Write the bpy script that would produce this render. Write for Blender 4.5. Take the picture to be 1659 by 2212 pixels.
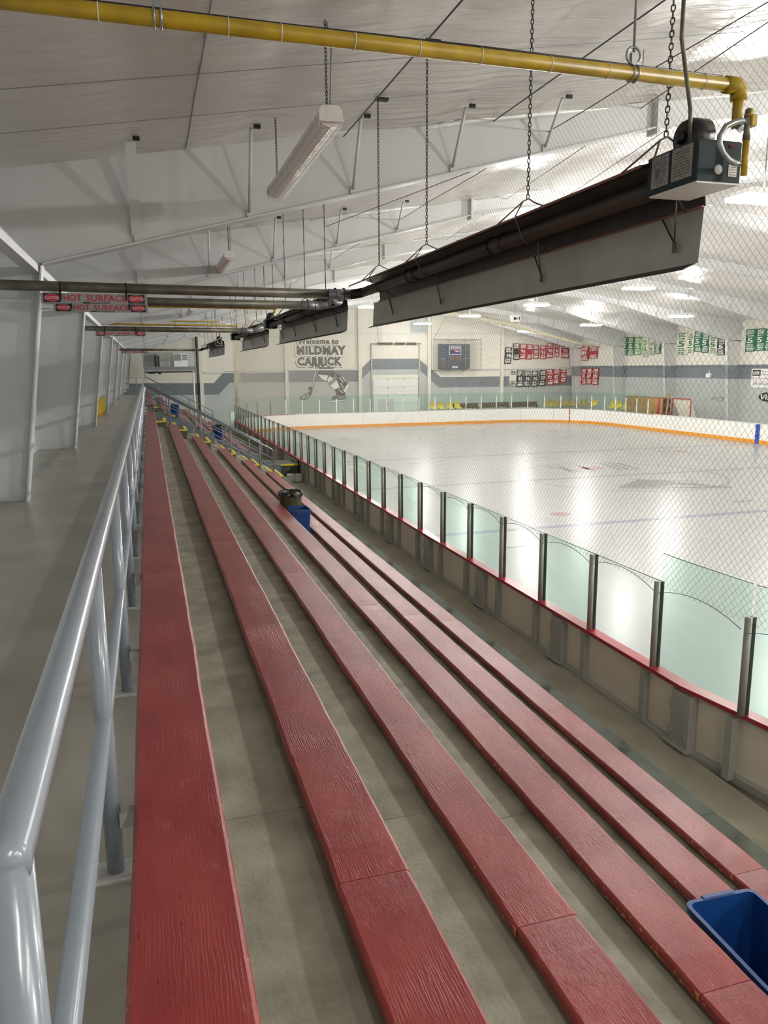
import bpy, bmesh, math, random
from mathutils import Vector, Matrix
random.seed(7)
sc = bpy.context.scene
for o in list(bpy.data.objects):
    bpy.data.objects.remove(o)
COL = sc.collection
H = 4.16                       # eye height above the ice; world z = 0 is the ice

# ---------------------------------------------------------------- camera
cam_d = bpy.data.cameras.new('camera'); cam = bpy.data.objects.new('camera', cam_d); COL.objects.link(cam)
R_ = [[0.9567812, -0.0617569, 0.2841756], [-0.2906936, -0.1756096, 0.9405629], [-0.0081823, -0.9825209, -0.1859723]]
rot = Matrix(((R_[0][0], -R_[0][1], -R_[0][2]), (R_[1][0], -R_[1][1], -R_[1][2]), (R_[2][0], -R_[2][1], -R_[2][2])))
cam.matrix_world = Matrix.Translation((0, 0, H)) @ rot.to_4x4()
cam_d.sensor_fit = 'HORIZONTAL'; cam_d.sensor_width = 36.0; cam_d.lens = 36.0 * 1655.0 / 1659.0
cam_d.clip_start = 0.05; cam_d.clip_end = 300
sc.camera = cam

# ---------------------------------------------------------------- world, exposure
w = bpy.data.worlds.new('world'); sc.world = w; w.use_nodes = True
w.node_tree.nodes['Background'].inputs[0].default_value = (0.8, 0.85, 0.9, 1)
w.node_tree.nodes['Background'].inputs[1].default_value = 0.3
sc.view_settings.view_transform = 'Standard'; sc.view_settings.look = 'None'
sc.view_settings.exposure = 0.4; sc.view_settings.gamma = 1.0; sc.view_settings.use_curve_mapping = False
LAMP_W = 45.0                 # watts each high bay sends down to the ice
LAMP_UP = 30.0                 # watts each high bay spills up to the liner
LAMP_SIDE = 330.0              # watts of the point light added under each lens to brighten the stands
FILL_STRIP_W = 55.0                 # watts of each fill strip light added unseen behind the camera
LAMP_C = (1.0, 0.985, 0.95)

# ---------------------------------------------------------------- materials
def lin(c):
    return tuple(((v/255)/12.92 if v/255 <= 0.04045 else ((v/255+0.055)/1.055)**2.4) for v in c) + (1,)
def mat(name, col, rough=0.6, metal=0.0, var=0.0, vscale=8.0, bump=0.0, bscale=20.0, stretch=(1,1,1), col2=None, spec=0.5, coat=0.0, detail=4):
    m = bpy.data.materials.new(name); m.use_nodes = True
    nt = m.node_tree; N = nt.nodes; L = nt.links; b = N['Principled BSDF']
    c = lin(col); b.inputs['Base Color'].default_value = c
    b.inputs['Roughness'].default_value = rough; b.inputs['Metallic'].default_value = metal
    b.inputs['Specular IOR Level'].default_value = spec
    if coat: b.inputs['Coat Weight'].default_value = coat; b.inputs['Coat Roughness'].default_value = 0.12
    if var or bump or col2:
        tc = N.new('ShaderNodeTexCoord'); mp = N.new('ShaderNodeMapping'); mp.inputs['Scale'].default_value = stretch
        L.new(tc.outputs['Object'], mp.inputs['Vector'])
    if var or col2:
        n = N.new('ShaderNodeTexNoise'); n.inputs['Scale'].default_value = vscale; n.inputs['Detail'].default_value = detail
        L.new(mp.outputs[0], n.inputs['Vector'])
        r = N.new('ShaderNodeValToRGB')
        d = lin(col2) if col2 else tuple(v*(1-var) for v in c[:3])+(1,)
        e = c if col2 else tuple(min(1, v*(1+var)) for v in c[:3])+(1,)
        r.color_ramp.elements[0].position = 0.32; r.color_ramp.elements[0].color = d
        r.color_ramp.elements[1].position = 0.68; r.color_ramp.elements[1].color = e
        L.new(n.outputs['Fac'], r.inputs[0]); L.new(r.outputs[0], b.inputs['Base Color'])
    if bump:
        n2 = N.new('ShaderNodeTexNoise'); n2.inputs['Scale'].default_value = bscale; n2.inputs['Detail'].default_value = 5
        L.new(mp.outputs[0], n2.inputs['Vector'])
        bp = N.new('ShaderNodeBump'); bp.inputs['Strength'].default_value = bump; bp.inputs['Distance'].default_value = 0.01
        L.new(n2.outputs['Fac'], bp.inputs['Height']); L.new(bp.outputs[0], b.inputs['Normal'])
    return m
def emis(name, col, s):
    m = bpy.data.materials.new(name); m.use_nodes = True
    b = m.node_tree.nodes['Principled BSDF']; b.inputs['Base Color'].default_value = (0.9, 0.9, 0.9, 1)
    b.inputs['Emission Color'].default_value = lin(col); b.inputs['Emission Strength'].default_value = s
    return m
def glassmat(name, tint, gl=0.05):
    m = bpy.data.materials.new(name); m.use_nodes = True
    nt = m.node_tree; N = nt.nodes; L = nt.links
    for n in list(N): N.remove(n)
    out = N.new('ShaderNodeOutputMaterial'); mix = N.new('ShaderNodeMixShader'); tr = N.new('ShaderNodeBsdfTransparent')
    tr.inputs[0].default_value = tint + (1,)
    g = N.new('ShaderNodeBsdfGlossy'); g.inputs['Roughness'].default_value = 0.03
    fr = N.new('ShaderNodeFresnel'); fr.inputs['IOR'].default_value = 1.45
    gm = N.new('ShaderNodeNewGeometry'); sb_ = N.new('ShaderNodeMath'); sb_.operation = 'SUBTRACT'; sb_.inputs[0].default_value = 1.0; L.new(gm.outputs['Backfacing'], sb_.inputs[1])
    mu_ = N.new('ShaderNodeMath'); mu_.operation = 'MULTIPLY'; L.new(sb_.outputs[0], mu_.inputs[0]); L.new(fr.outputs[0], mu_.inputs[1])
    L.new(mu_.outputs[0], mix.inputs[0]); L.new(tr.outputs[0], mix.inputs[1]); L.new(g.outputs[0], mix.inputs[2]); L.new(mix.outputs[0], out.inputs[0])
    return m

def plank_mat():
    m = mat('red_bench_paint', (142, 50, 50), rough=0.31, bump=0.24, bscale=26, stretch=(4, 1.0, 4), spec=0.5)
    for n_ in m.node_tree.nodes:
        if n_.type == 'TEX_NOISE': n_.inputs['Distortion'].default_value = 1.6; n_.inputs['Detail'].default_value = 9; n_.inputs['Roughness'].default_value = .62
    nt = m.node_tree; N = nt.nodes; L = nt.links; b = N['Principled BSDF']
    tc = N.new('ShaderNodeTexCoord'); sep = N.new('ShaderNodeSeparateXYZ'); L.new(tc.outputs['Object'], sep.inputs[0])
    # raised wood grain under the paint
    bn = [n_ for n_ in N if n_.type == 'BUMP'][0]
    mpw = N.new('ShaderNodeMapping'); mpw.inputs['Scale'].default_value = (1, .10, 1); L.new(tc.outputs['Object'], mpw.inputs[0])
    oi = N.new('ShaderNodeObjectInfo'); ad = N.new('ShaderNodeVectorMath'); ad.operation = 'ADD'; L.new(mpw.outputs[0], ad.inputs[0]); L.new(oi.outputs['Random'], ad.inputs[1])
    wv = N.new('ShaderNodeTexWave'); wv.bands_direction = 'X'; wv.inputs['Scale'].default_value = 34; wv.inputs['Distortion'].default_value = 11; wv.inputs['Detail'].default_value = 3
    wv.inputs['Detail Scale'].default_value = 1.4; wv.inputs['Detail Roughness'].default_value = .6; L.new(ad.outputs[0], wv.inputs['Vector'])
    # grain shows only in patches
    npt = N.new('ShaderNodeTexNoise'); npt.inputs['Scale'].default_value = 2.2; npt.inputs['Detail'].default_value = 3; L.new(tc.outputs['Object'], npt.inputs['Vector'])
    rp_ = N.new('ShaderNodeValToRGB'); rp_.color_ramp.elements[0].position = .47; rp_.color_ramp.elements[1].position = .66; L.new(npt.outputs['Fac'], rp_.inputs[0])
    mw = N.new('ShaderNodeMath'); mw.operation = 'MULTIPLY'; L.new(wv.outputs['Fac'], mw.inputs[0]); L.new(rp_.outputs[0], mw.inputs[1])
    b2 = N.new('ShaderNodeBump'); b2.inputs['Strength'].default_value = .24; b2.inputs['Distance'].default_value = .0035
    L.new(mw.outputs[0], b2.inputs['Height']); L.new(bn.outputs[0], b2.inputs['Normal']); L.new(b2.outputs[0], b.inputs['Normal'])
    # faded patches
    n1 = N.new('ShaderNodeTexNoise'); n1.inputs['Scale'].default_value = 1.7; n1.inputs['Detail'].default_value = 6
    mp = N.new('ShaderNodeMapping'); mp.inputs['Scale'].default_value = (2.5, 1, 1); L.new(tc.outputs['Object'], mp.inputs[0]); L.new(mp.outputs[0], n1.inputs['Vector'])
    r1 = N.new('ShaderNodeValToRGB'); r1.color_ramp.elements[0].color = lin((124, 35, 36)); r1.color_ramp.elements[1].color = lin((158, 66, 63))
    r1.color_ramp.elements[0].position = 0.3; r1.color_ramp.elements[1].position = 0.72
    L.new(n1.outputs['Fac'], r1.inputs[0])
    # pale scuffs
    n4 = N.new('ShaderNodeTexNoise'); n4.inputs['Scale'].default_value = 5.5; n4.inputs['Detail'].default_value = 9; n4.inputs['Roughness'].default_value = 0.7
    L.new(mp.outputs[0], n4.inputs['Vector'])
    r4 = N.new('ShaderNodeValToRGB'); r4.color_ramp.elements[0].position = 0.59; r4.color_ramp.elements[1].position = 0.70; r4.color_ramp.elements[1].color = (0.5, 0.5, 0.5, 1)
    L.new(n4.outputs['Fac'], r4.inputs[0])
    mx0 = N.new('ShaderNodeMixRGB'); mx0.inputs[2].default_value = lin((176, 110, 104)); L.new(r4.outputs[0], mx0.inputs[0]); L.new(r1.outputs[0], mx0.inputs[1])
    # small dark dents
    n2 = N.new('ShaderNodeTexNoise'); n2.inputs['Scale'].default_value = 30; n2.inputs['Detail'].default_value = 3
    mp2 = N.new('ShaderNodeMapping'); mp2.inputs['Scale'].default_value = (2.6, 0.7, 1); L.new(tc.outputs['Object'], mp2.inputs[0]); L.new(mp2.outputs[0], n2.inputs['Vector'])
    r2 = N.new('ShaderNodeValToRGB'); r2.color_ramp.elements[0].position = 0.25; r2.color_ramp.elements[0].color = (1, 1, 1, 1); r2.color_ramp.elements[1].position = 0.31; r2.color_ramp.elements[1].color = (0, 0, 0, 1)
    L.new(n2.outputs['Fac'], r2.inputs[0])
    mx = N.new('ShaderNodeMixRGB'); mx.inputs[2].default_value = lin((70, 20, 20)); L.new(r2.outputs[0], mx.inputs[0]); L.new(mx0.outputs[0], mx.inputs[1])
    # worn wood at the long edges
    ab = N.new('ShaderNodeMath'); ab.operation = 'ABSOLUTE'; L.new(sep.outputs[0], ab.inputs[0])
    n3 = N.new('ShaderNodeTexNoise'); n3.inputs['Scale'].default_value = 38; n3.inputs['Detail'].default_value = 6
    mp3 = N.new('ShaderNodeMapping'); mp3.inputs['Scale'].default_value = (0.5, 1, 1); L.new(tc.outputs['Object'], mp3.inputs[0]); L.new(mp3.outputs[0], n3.inputs['Vector'])
    ma = N.new('ShaderNodeMath'); ma.operation = 'MULTIPLY_ADD'; ma.inputs[1].default_value = 0.055; L.new(n3.outputs['Fac'], ma.inputs[0]); L.new(ab.outputs[0], ma.inputs[2])
    r3 = N.new('ShaderNodeMath'); r3.operation = 'GREATER_THAN'; r3.inputs[1].default_value = 0.1532; L.new(ma.outputs[0], r3.inputs[0])
    mx2 = N.new('ShaderNodeMixRGB'); mx2.inputs[2].default_value = lin((188, 140, 98)); L.new(r3.outputs[0], mx2.inputs[0]); L.new(mx.outputs[0], mx2.inputs[1])
    L.new(mx2.outputs[0], b.inputs['Base Color'])
    return m

M = {}
M['plank'] = plank_mat()
M['edge_glass'] = mat('glass_edge', (70, 100, 92), 0.3)
M['red_rail'] = mat('red_plastic_cap', (176, 48, 60), 0.35, var=0.08, vscale=3)
M['concrete'] = mat('concrete', (160, 155, 139), 0.6, col2=(124, 120, 105), vscale=5, bump=0.3, bscale=60, detail=9)
M['concrete_w'] = mat('walkway_concrete', (160, 157, 146), 0.3, col2=(136, 133, 122), vscale=1.6, bump=0.1, bscale=45, detail=9)
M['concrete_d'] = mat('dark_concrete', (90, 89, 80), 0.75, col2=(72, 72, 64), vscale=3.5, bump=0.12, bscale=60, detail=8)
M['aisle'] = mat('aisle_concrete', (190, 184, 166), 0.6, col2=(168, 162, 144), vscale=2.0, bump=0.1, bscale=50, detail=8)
M['bluegray'] = mat('blue_grey_paint', (104, 116, 124), 0.5, var=0.06)
M['yellow_paint'] = mat('yellow_nosing_paint', (230, 205, 50), 0.5, var=0.1, vscale=10)
M['rail'] = mat('grey_rail_paint', (132, 141, 152), 0.24, var=0.04, vscale=6, bump=0.05, bscale=30, coat=0.5)
M['white_steel'] = mat('white_steel_paint', (206, 208, 208), 0.45, var=0.02, vscale=2)
M['liner'] = mat('ceiling_liner', (228, 224, 220), 0.36, metal=0.25, var=0.03, vscale=0.8, bump=1.0, bscale=2.4, stretch=(0.45, 3.4, 1), spec=0.45)
for n_ in M['liner'].node_tree.nodes:
    if n_.type == 'BUMP': n_.inputs['Distance'].default_value = 0.07
M['foil'] = mat('insulation_fold', (232, 232, 230), 0.25, bump=0.8, bscale=14, metal=0.15)
M['wall_white'] = mat('white_wall', (222, 218, 206), 0.6, var=0.03, vscale=1.2)
M['wall_low'] = mat('pale_grey_wall', (178, 184, 182), 0.6, var=0.03, vscale=1.2)
M['band'] = mat('blue_grey_stripe', (112, 121, 127), 0.6, var=0.03, vscale=1.5)
M['liner_wall'] = mat('wall_liner', (196, 202, 206), 0.45, var=0.03, vscale=1.2)
M['board'] = mat('white_board', (238, 237, 230), 0.35, var=0.02, vscale=6)
M['board_back'] = mat('board_back_panel', (238, 228, 212), 0.5, var=0.03, vscale=2)
M['handrail'] = mat('stair_rail_paint', (118, 124, 130), 0.35)
M['board_steel'] = mat('board_frame_grey', (176, 176, 170), 0.45, var=0.04, vscale=6)
M['kick'] = mat('orange_kick_plate', (226, 150, 40), 0.4, var=0.06, vscale=8)
M['alu'] = mat('aluminium_post', (160, 157, 150), 0.32, metal=0.1)
M['post_dark'] = mat('black_gasket', (24, 24, 26), 0.5)
M['post_white'] = mat('white_glass_post', (232, 234, 228), 0.4)
M['glass_a'] = glassmat('green_glass', (0.86, 0.955, 0.925))
M['glass_b'] = glassmat('clear_glass', (0.955, 0.975, 0.965))
M['net'] = mat('net_cord', (188, 182, 166), 0.8)
M['rope'] = mat('net_rope', (90, 92, 88), 0.8)
M['rope_w'] = mat('cream_net_roll', (226, 220, 196), 0.8, var=0.08)
M['cable'] = mat('steel_cable', (96, 96, 98), 0.4, metal=0.5)
M['chain'] = mat('dark_chain', (62, 58, 56), 0.4, metal=0.7)
M['pipe_y'] = mat('yellow_gas_pipe', (190, 158, 30), 0.4, col2=(160, 132, 26), vscale=9)
M['galv'] = mat('galvanised', (160, 164, 166), 0.35, metal=0.75, var=0.12, vscale=25)
M['galv_d'] = mat('dull_exhaust_pipe', (128, 124, 112), 0.4, metal=0.6, col2=(96, 92, 80), vscale=6)
M['reflector'] = mat('reflector_sheet', (186, 182, 172), 0.4, metal=0.35, var=0.08, vscale=4)
M['reflector_d'] = mat('reflector_dark', (78, 70, 66), 0.4, metal=0.5, var=0.15, vscale=4)
M['tube'] = mat('heat_tube', (60, 54, 50), 0.45, metal=0.4, col2=(74, 58, 50), vscale=3)
M['edge_red'] = mat('reflector_edge', (120, 84, 72), 0.5)
M['burner'] = mat('burner_green', (26, 46, 50), 0.5, spec=0.3)
M['black'] = mat('black_plastic', (20, 20, 22), 0.4)
M['label'] = mat('paper_label', (164, 162, 155), 0.6, col2=(120, 119, 114), vscale=60)
M['faded'] = mat('faded_sheet', (206, 200, 202), 0.6)
M['white'] = mat('white_paint', (236, 236, 234), 0.5)
M['whitebox'] = mat('white_plastic', (226, 226, 222), 0.4, var=0.02)
M['ink'] = mat('black_ink', (30, 30, 32), 0.6)
M['ink_soft'] = mat('charcoal_mural_paint', (58, 56, 52), 0.6, var=0.1, vscale=3)
M['grey'] = mat('mid_grey', (130, 132, 134), 0.5)
M['sign_grey'] = mat('sign_face_grey', (146, 150, 150), 0.5)
M['sign_red'] = mat('sign_red', (196, 30, 60), 0.5)
M['diff'] = mat('strip_light_diffuser', (232, 218, 214), 0.3, bump=0.3, bscale=60)
M['lamp'] = emis('lamp_face', (255, 252, 245), 9.0)
M['blue_bin'] = mat('blue_plastic', (20, 62, 124), 0.35)
M['olive'] = mat('olive_plastic', (116, 114, 84), 0.45)
M['bag'] = mat('black_bag', (22, 22, 26), 0.28, bump=0.8, bscale=18)
M['yellow'] = mat('yellow_seat_plastic', (222, 186, 60), 0.35, var=0.04)
M['red'] = mat('red_cloth', (166, 26, 44), 0.7, var=0.05)
M['green'] = mat('green_cloth', (24, 104, 66), 0.7, var=0.05)
M['lgreen'] = mat('light_green_cloth', (96, 150, 84), 0.7, var=0.05)
M['cream'] = mat('cream_cloth', (224, 222, 206), 0.7, var=0.03)
M['blackc'] = mat('black_cloth', (36, 36, 38), 0.7)
M['gold'] = mat('gold_print', (206, 176, 96), 0.6)
M['navy'] = mat('navy_sign', (30, 34, 110), 0.5)
M['scoreb'] = mat('scoreboard_face', (70, 84, 98), 0.5)
M['amber'] = mat('amber_digits', (170, 96, 62), 0.5)
M['wood'] = mat('plywood', (176, 134, 84), 0.6, col2=(150, 110, 66), vscale=5)
M['wood_d'] = mat('dark_wood', (84, 66, 48), 0.6)
M['rubber'] = mat('rubber', (60, 60, 58), 0.7)
M['blue_line'] = mat('blue_board_line', (24, 70, 170), 0.4)
M['red_line'] = mat('red_board_line', (176, 40, 52), 0.4)
M['orange'] = mat('orange_tape', (214, 140, 60), 0.5)
def icemat(name, col, cl2=None):
    k = ICE_K; col = tuple(v*k for v in col); cl2 = tuple(v*k for v in cl2) if cl2 else None
    m = mat(name, col, 0.26, var=0.0, col2=cl2, vscale=0.25, spec=0.22, bump=0.04, bscale=3)
    return m
ICE_K = 0.73
M['ice'] = icemat('ice', (233, 233, 231), (225, 226, 225))
M['ice_blue'] = icemat('under_ice_blue', (188, 192, 210)); M['ice_red'] = icemat('under_ice_red', (208, 194, 194))
M['ice_dot'] = icemat('under_ice_dot', (218, 182, 180)); M['ice_grey'] = icemat('under_ice_grey', (178, 182, 178)); M['ice_dark'] = icemat('under_ice_dark', (178, 180, 180))
M['ice_crease'] = icemat('under_ice_crease', (205, 212, 218))

# ---------------------------------------------------------------- mesh builder
class MB:
    def __init__(s): s.v = []; s.f = []; s.mi = []; s.sm = []
    def add(s, vs, fs, mi=0, smooth=False):
        b = len(s.v); s.v += [tuple(v) for v in vs]
        s.f += [tuple(i+b for i in f) for f in fs]; s.mi += [mi]*len(fs); s.sm += [smooth]*len(fs)
        return s
    def box(s, a, b, mi=0):
        x0, y0, z0 = a; x1, y1, z1 = b
        return s.add([(x0,y0,z0),(x1,y0,z0),(x1,y1,z0),(x0,y1,z0),(x0,y0,z1),(x1,y0,z1),(x1,y1,z1),(x0,y1,z1)],
            [(0,3,2,1),(4,5,6,7),(0,1,5,4),(1,2,6,5),(2,3,7,6),(3,0,4,7)], mi)
    def bbox(s, a, b, r=0.01, mi=0):            # box with chamfered vertical and top edges
        x0, y0, z0 = a; x1, y1, z1 = b
        P = lambda i, z: [(x0+i,y0,z),(x1-i,y0,z),(x1,y0+i,z),(x1,y1-i,z),(x1-i,y1,z),(x0+i,y1,z),(x0,y1-i,z),(x0,y0+i,z)]
        Q = [(x0+2*r,y0+r,z1),(x1-2*r,y0+r,z1),(x1-r,y0+2*r,z1),(x1-r,y1-2*r,z1),(x1-2*r,y1-r,z1),(x0+2*r,y1-r,z1),(x0+r,y1-2*r,z1),(x0+r,y0+2*r,z1)]
        vs = P(r, z0) + P(r, z1-r) + Q
        fs = [tuple(range(7,-1,-1)), tuple(range(16,24))]
        for k in (0, 8):
            for i in range(8): fs.append((k+i, k+(i+1)%8, k+8+(i+1)%8, k+8+i))
        return s.add(vs, fs, mi)
    def ring(s, c, u, w, r, n):
        return [c + u*(r*math.cos(2*math.pi*i/n)) + w*(r*math.sin(2*math.pi*i/n)) for i in range(n)]
    def tube(s, pts, r, n=8, mi=0, smooth=True, caps=True, closed=False):
        pts = [Vector(p) for p in pts]; K = len(pts); rs = r if isinstance(r, (list, tuple)) else [r]*K
        vs = []; fs = []; u = None
        for i, p in enumerate(pts):
            if closed: t = pts[(i+1)%K]-pts[i-1]
            else: t = pts[min(i+1, K-1)]-pts[max(i-1, 0)]
            t.normalize()
            if u is None:
                u = t.orthogonal().normalized()
            else:
                u = (u - t*u.dot(t)); u = u.normalized() if u.length > 1e-6 else t.orthogonal().normalized()
            w_ = t.cross(u)
            vs += s.ring(p, u, w_, rs[i], n)
        for i in range(K if closed else K-1):
            a = i*n; b = ((i+1)%K)*n
            for j in range(n): fs.append((a+j, a+(j+1)%n, b+(j+1)%n, b+j))
        if caps and not closed: fs += [tuple(range(n-1,-1,-1)), tuple((K-1)*n+j for j in range(n))]
        return s.add(vs, fs, mi, smooth)
    def prism(s, poly, axis, a, b, mi=0):      # poly of 2D points; axis 'x','y','z'
        n = len(poly)
        def P(p, t):
            if axis == 'y': return (p[0], t, p[1])
            if axis == 'x': return (t, p[0], p[1])
            return (p[0], p[1], t)
        vs = [P(p, a) for p in poly] + [P(p, b) for p in poly]
        fs = [tuple(range(n-1,-1,-1)), tuple(range(n, 2*n))] + [(i, (i+1)%n, n+(i+1)%n, n+i) for i in range(n)]
        return s.add(vs, fs, mi)
    def strip(s, path, w, t, axis_w='y', mi=0):    # flat bar following XZ path, width along y, thickness t downward
        vs = []; fs = []
        for x, y, z in path:
            vs += [(x,y-w/2,z),(x,y+w/2,z),(x,y+w/2,z-t),(x,y-w/2,z-t)]
        for i in range(len(path)-1):
            a = 4*i; b = a+4
            for j in range(4): fs.append((a+j, a+(j+1)%4, b+(j+1)%4, b+j))
        fs += [(3,2,1,0), tuple(4*(len(path)-1)+j for j in range(4))]
        return s.add(vs, fs, mi)
    def torus(s, c, u, w_, R, r, n=10, k=5, mi=0):
        c = Vector(c); u = Vector(u).normalized(); w_ = Vector(w_).normalized()
        return s.tube([c + u*(R*math.cos(2*math.pi*i/n)) + w_*(R*math.sin(2*math.pi*i/n)) for i in range(n)], r, k, mi, True, False, True)
    def lathe(s, c, prof, n=20, mi=0, smooth=True, sx=1, sy=1):
        vs = []; fs = []
        for r, z in prof:
            for i in range(n):
                a = 2*math.pi*i/n; vs.append((c[0]+r*sx*math.cos(a), c[1]+r*sy*math.sin(a), c[2]+z))
        for k in range(len(prof)-1):
            for i in range(n): fs.append((k*n+i, k*n+(i+1)%n, (k+1)*n+(i+1)%n, (k+1)*n+i))
        return s.add(vs, fs, mi, smooth)
    def mesh(s, name, mats):
        me = bpy.data.meshes.new(name); me.from_pydata(s.v, [], s.f)
        for m in (mats if isinstance(mats, (list, tuple)) else [mats]): me.materials.append(M[m] if isinstance(m, str) else m)
        me.polygons.foreach_set('material_index', s.mi); me.polygons.foreach_set('use_smooth', s.sm); me.update()
        if len(s.f) > 3 and len(s.v) < 20000 and not getattr(s, 'keep', False):
            bm = bmesh.new(); bm.from_mesh(me); bmesh.ops.recalc_face_normals(bm, faces=bm.faces); bm.to_mesh(me); bm.free()
        return me
    def build(s, name, mats, parent=None, loc=None):
        return link(name, s.mesh(name, mats), parent, loc)
def link(name, me, parent=None, loc=None, rotz=0):
    o = bpy.data.objects.new(name, me); COL.objects.link(o)
    if loc: o.location = loc
    if rotz: o.rotation_euler = (0, 0, rotz)
    if parent:
        o.parent = parent
    return o
def tag(o, label, cat, group=None):
    o['label'] = label; o['category'] = cat
    if group: o['group'] = group
    return o
def thing(name, label, cat, loc=(0, 0, 0), group=None, rotz=0):
    o = bpy.data.objects.new(name, None); COL.objects.link(o); o.location = loc; o.rotation_euler = (0, 0, rotz); o.empty_display_size = 0.2
    return tag(o, label, cat, group)
def struct(name, mb, mats, parent=None):
    o = mb.build(name, mats, parent)
    o['kind'] = 'structure'; return o
def box_at(a, b): return MB().box(a, b)
_tc = {}
def text_mesh(txt, size=1.0, bold=0.0, depth=0.004, sx=1.0, shear=0.0):
    # heavy lettering needs wider spacing so the strokes stay apart
    cu = bpy.data.curves.new('text', 'FONT'); cu.body = txt; cu.size = size; cu.offset = bold*size; cu.extrude = depth/2; cu.resolution_u = 2; cu.shear = shear; cu.space_character = 1.0+bold*1.8
    cu.align_x = 'LEFT'
    ob = bpy.data.objects.new('text', cu); COL.objects.link(ob)
    bpy.context.view_layer.update()
    dg = bpy.context.evaluated_depsgraph_get()
    me = bpy.data.meshes.new_from_object(ob.evaluated_get(dg)); bpy.data.objects.remove(ob)
    return me
def place_text(txt, x0, x1, z0, z1, plane, pos, m, parent, bold=0.0, name='lettering', depth=0.004, shear=0.0):
    """fit text to a rectangle. plane 'y': facing -y at y=pos, across x; plane 'x': facing -x at x=pos, reading towards -y"""
    me = text_mesh(txt, 1.0, bold, 0.0, 1.0, shear)
    xs = [v.co.x for v in me.vertices]; ys = [v.co.y for v in me.vertices]
    ax, bx, ay, by = min(xs), max(xs), min(ys), max(ys)
    ox, oy, oz = parent_off(parent)
    for v in me.vertices:
        a = (v.co.x-ax)/(bx-ax); b = (v.co.y-ay)/(by-ay)
        if plane == 'y': v.co = (x0+(x1-x0)*a-ox, pos-oy, z0+(z1-z0)*b-oz)
        else: v.co = (pos-ox, x0+(x1-x0)*a-oy, z0+(z1-z0)*b-oz)
    me.materials.clear(); me.materials.append(M[m])
    return link(name, me, parent)
def parent_off(p):
    if p is None: return (0, 0, 0)
    x, y, z = p.location
    if p.parent: q = parent_off(p.parent); return (x+q[0], y+q[1], z+q[2])
    return (x, y, z)

# ================================================================ SETTING
WL, WR, YF, YN = -1.95, 34.15, 58.0, -7.0
def roof(x):
    return H + (2.31+0.165*x if x <= 16.3 else 5.0-0.137*(x-16.3))
# ground slab
struct('floor', MB().box((WL, YN, -0.3), (WR, YF, -0.02)), 'concrete')
# walls
def wall_left():
    mb = MB().box((WL-0.2, YN, -0.3), (WL, YF, roof(WL)+0.1)); return struct('wall_left', mb, 'liner_wall')
wall_left()
wf = MB().prism([(WL, -0.3), (WR, -0.3), (WR, roof(WR)), (16.3, roof(16.3)), (WL, roof(WL))], 'y', YF, YF+0.2)
wfo = struct('wall_far', wf, 'wall_white')
bt = [(WL, 3.18), (4.6, 3.10), (5.4, 3.95), (15.6, 3.90), (16.6, 4.78), (20.45, 4.78), (22.35, 3.33), (WR, 3.33)]
bb = [(WL, 2.31), (4.9, 2.26), (5.75, 3.12), (15.6, 3.06), (16.6, 3.97), (20.45, 3.97), (22.2, 2.50), (WR, 2.50)]
def strippoly(A, B, y, name, m, par):
    mb = MB()
    vs = []; fs = []
    for a, b in zip(A, B): vs += [(a[0], y, a[1]), (b[0], y, b[1])]
    for i in range(len(A)-1): fs.append((2*i, 2*i+1, 2*i+3, 2*i+2))
    mb.add(vs, fs); return mb.build(name, m, par)
strippoly(bt, bb, YF-0.006, 'painted_stripe', 'band', wfo)
strippoly(bb, [(p[0], -0.02) for p in bb], YF-0.004, 'painted_lower_field', 'wall_low', wfo)
# right wall : three painted fields
wr = MB().box((WR, YN, -0.3), (WR+0.2, YF, roof(WR)+0.05)); wro = struct('wall_right', wr, 'wall_white')
MB().box((WR-0.006, YN, 3.28), (WR, YF-0.01, 4.07)).build('painted_stripe', 'band', wro)
MB().box((WR-0.004, YN, 0), (WR, YF-0.01, 3.28)).build('painted_lower_field', 'wall_low', wro)
MB().box((WR-0.09, YN, 4.02), (WR-0.006, YF-0.01, 4.12)).build('wall_girt', 'band', wro)
struct('wall_near', MB().prism([(WL, -0.3), (WR, -0.3), (WR, roof(WR)), (16.3, roof(16.3)), (WL, roof(WL))], 'y', YN-0.2, YN), 'wall_white')
# block courses cut into the lower far wall: low relief joints
for i, z in enumerate((0.6, 1.2, 1.8)):
    MB().box((WL, YF-0.012, z), (WR, YF-0.004, z+0.012)).build('block_joint', 'wall_low', wfo)
# far wall pillars and girts
for x in (3.72, 9.95, 15.65, 21.3, 27.6):
    MB().box((x-0.13, YF-0.22, 0), (x+0.13, YF-0.006, roof(x)-0.1)).build('wall_pillar', 'wall_white', wfo)
for x0, x1, z in ((15.8, 21.15, 6.70), (21.45, 27.45, 6.73), (3.9, 9.8, 3.86), (21.5, 27.4, 3.92), (27.75, 33.8, 3.93), (10.1, 15.5, 4.0), (27.75, 33.9, 6.6), (10.1, 15.5, 6.72), (3.9, 9.8, 6.4)):
    MB().box((x0, YF-0.12, z-0.05), (x1, YF-0.03, z+0.05)).build('wall_girt', 'white_steel', wfo)
MB().box((19.8, YF-0.05, 6.78), (21.18, YF-0.006, 8.05)).build('wall_louver', 'wall_low', wfo)
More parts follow.
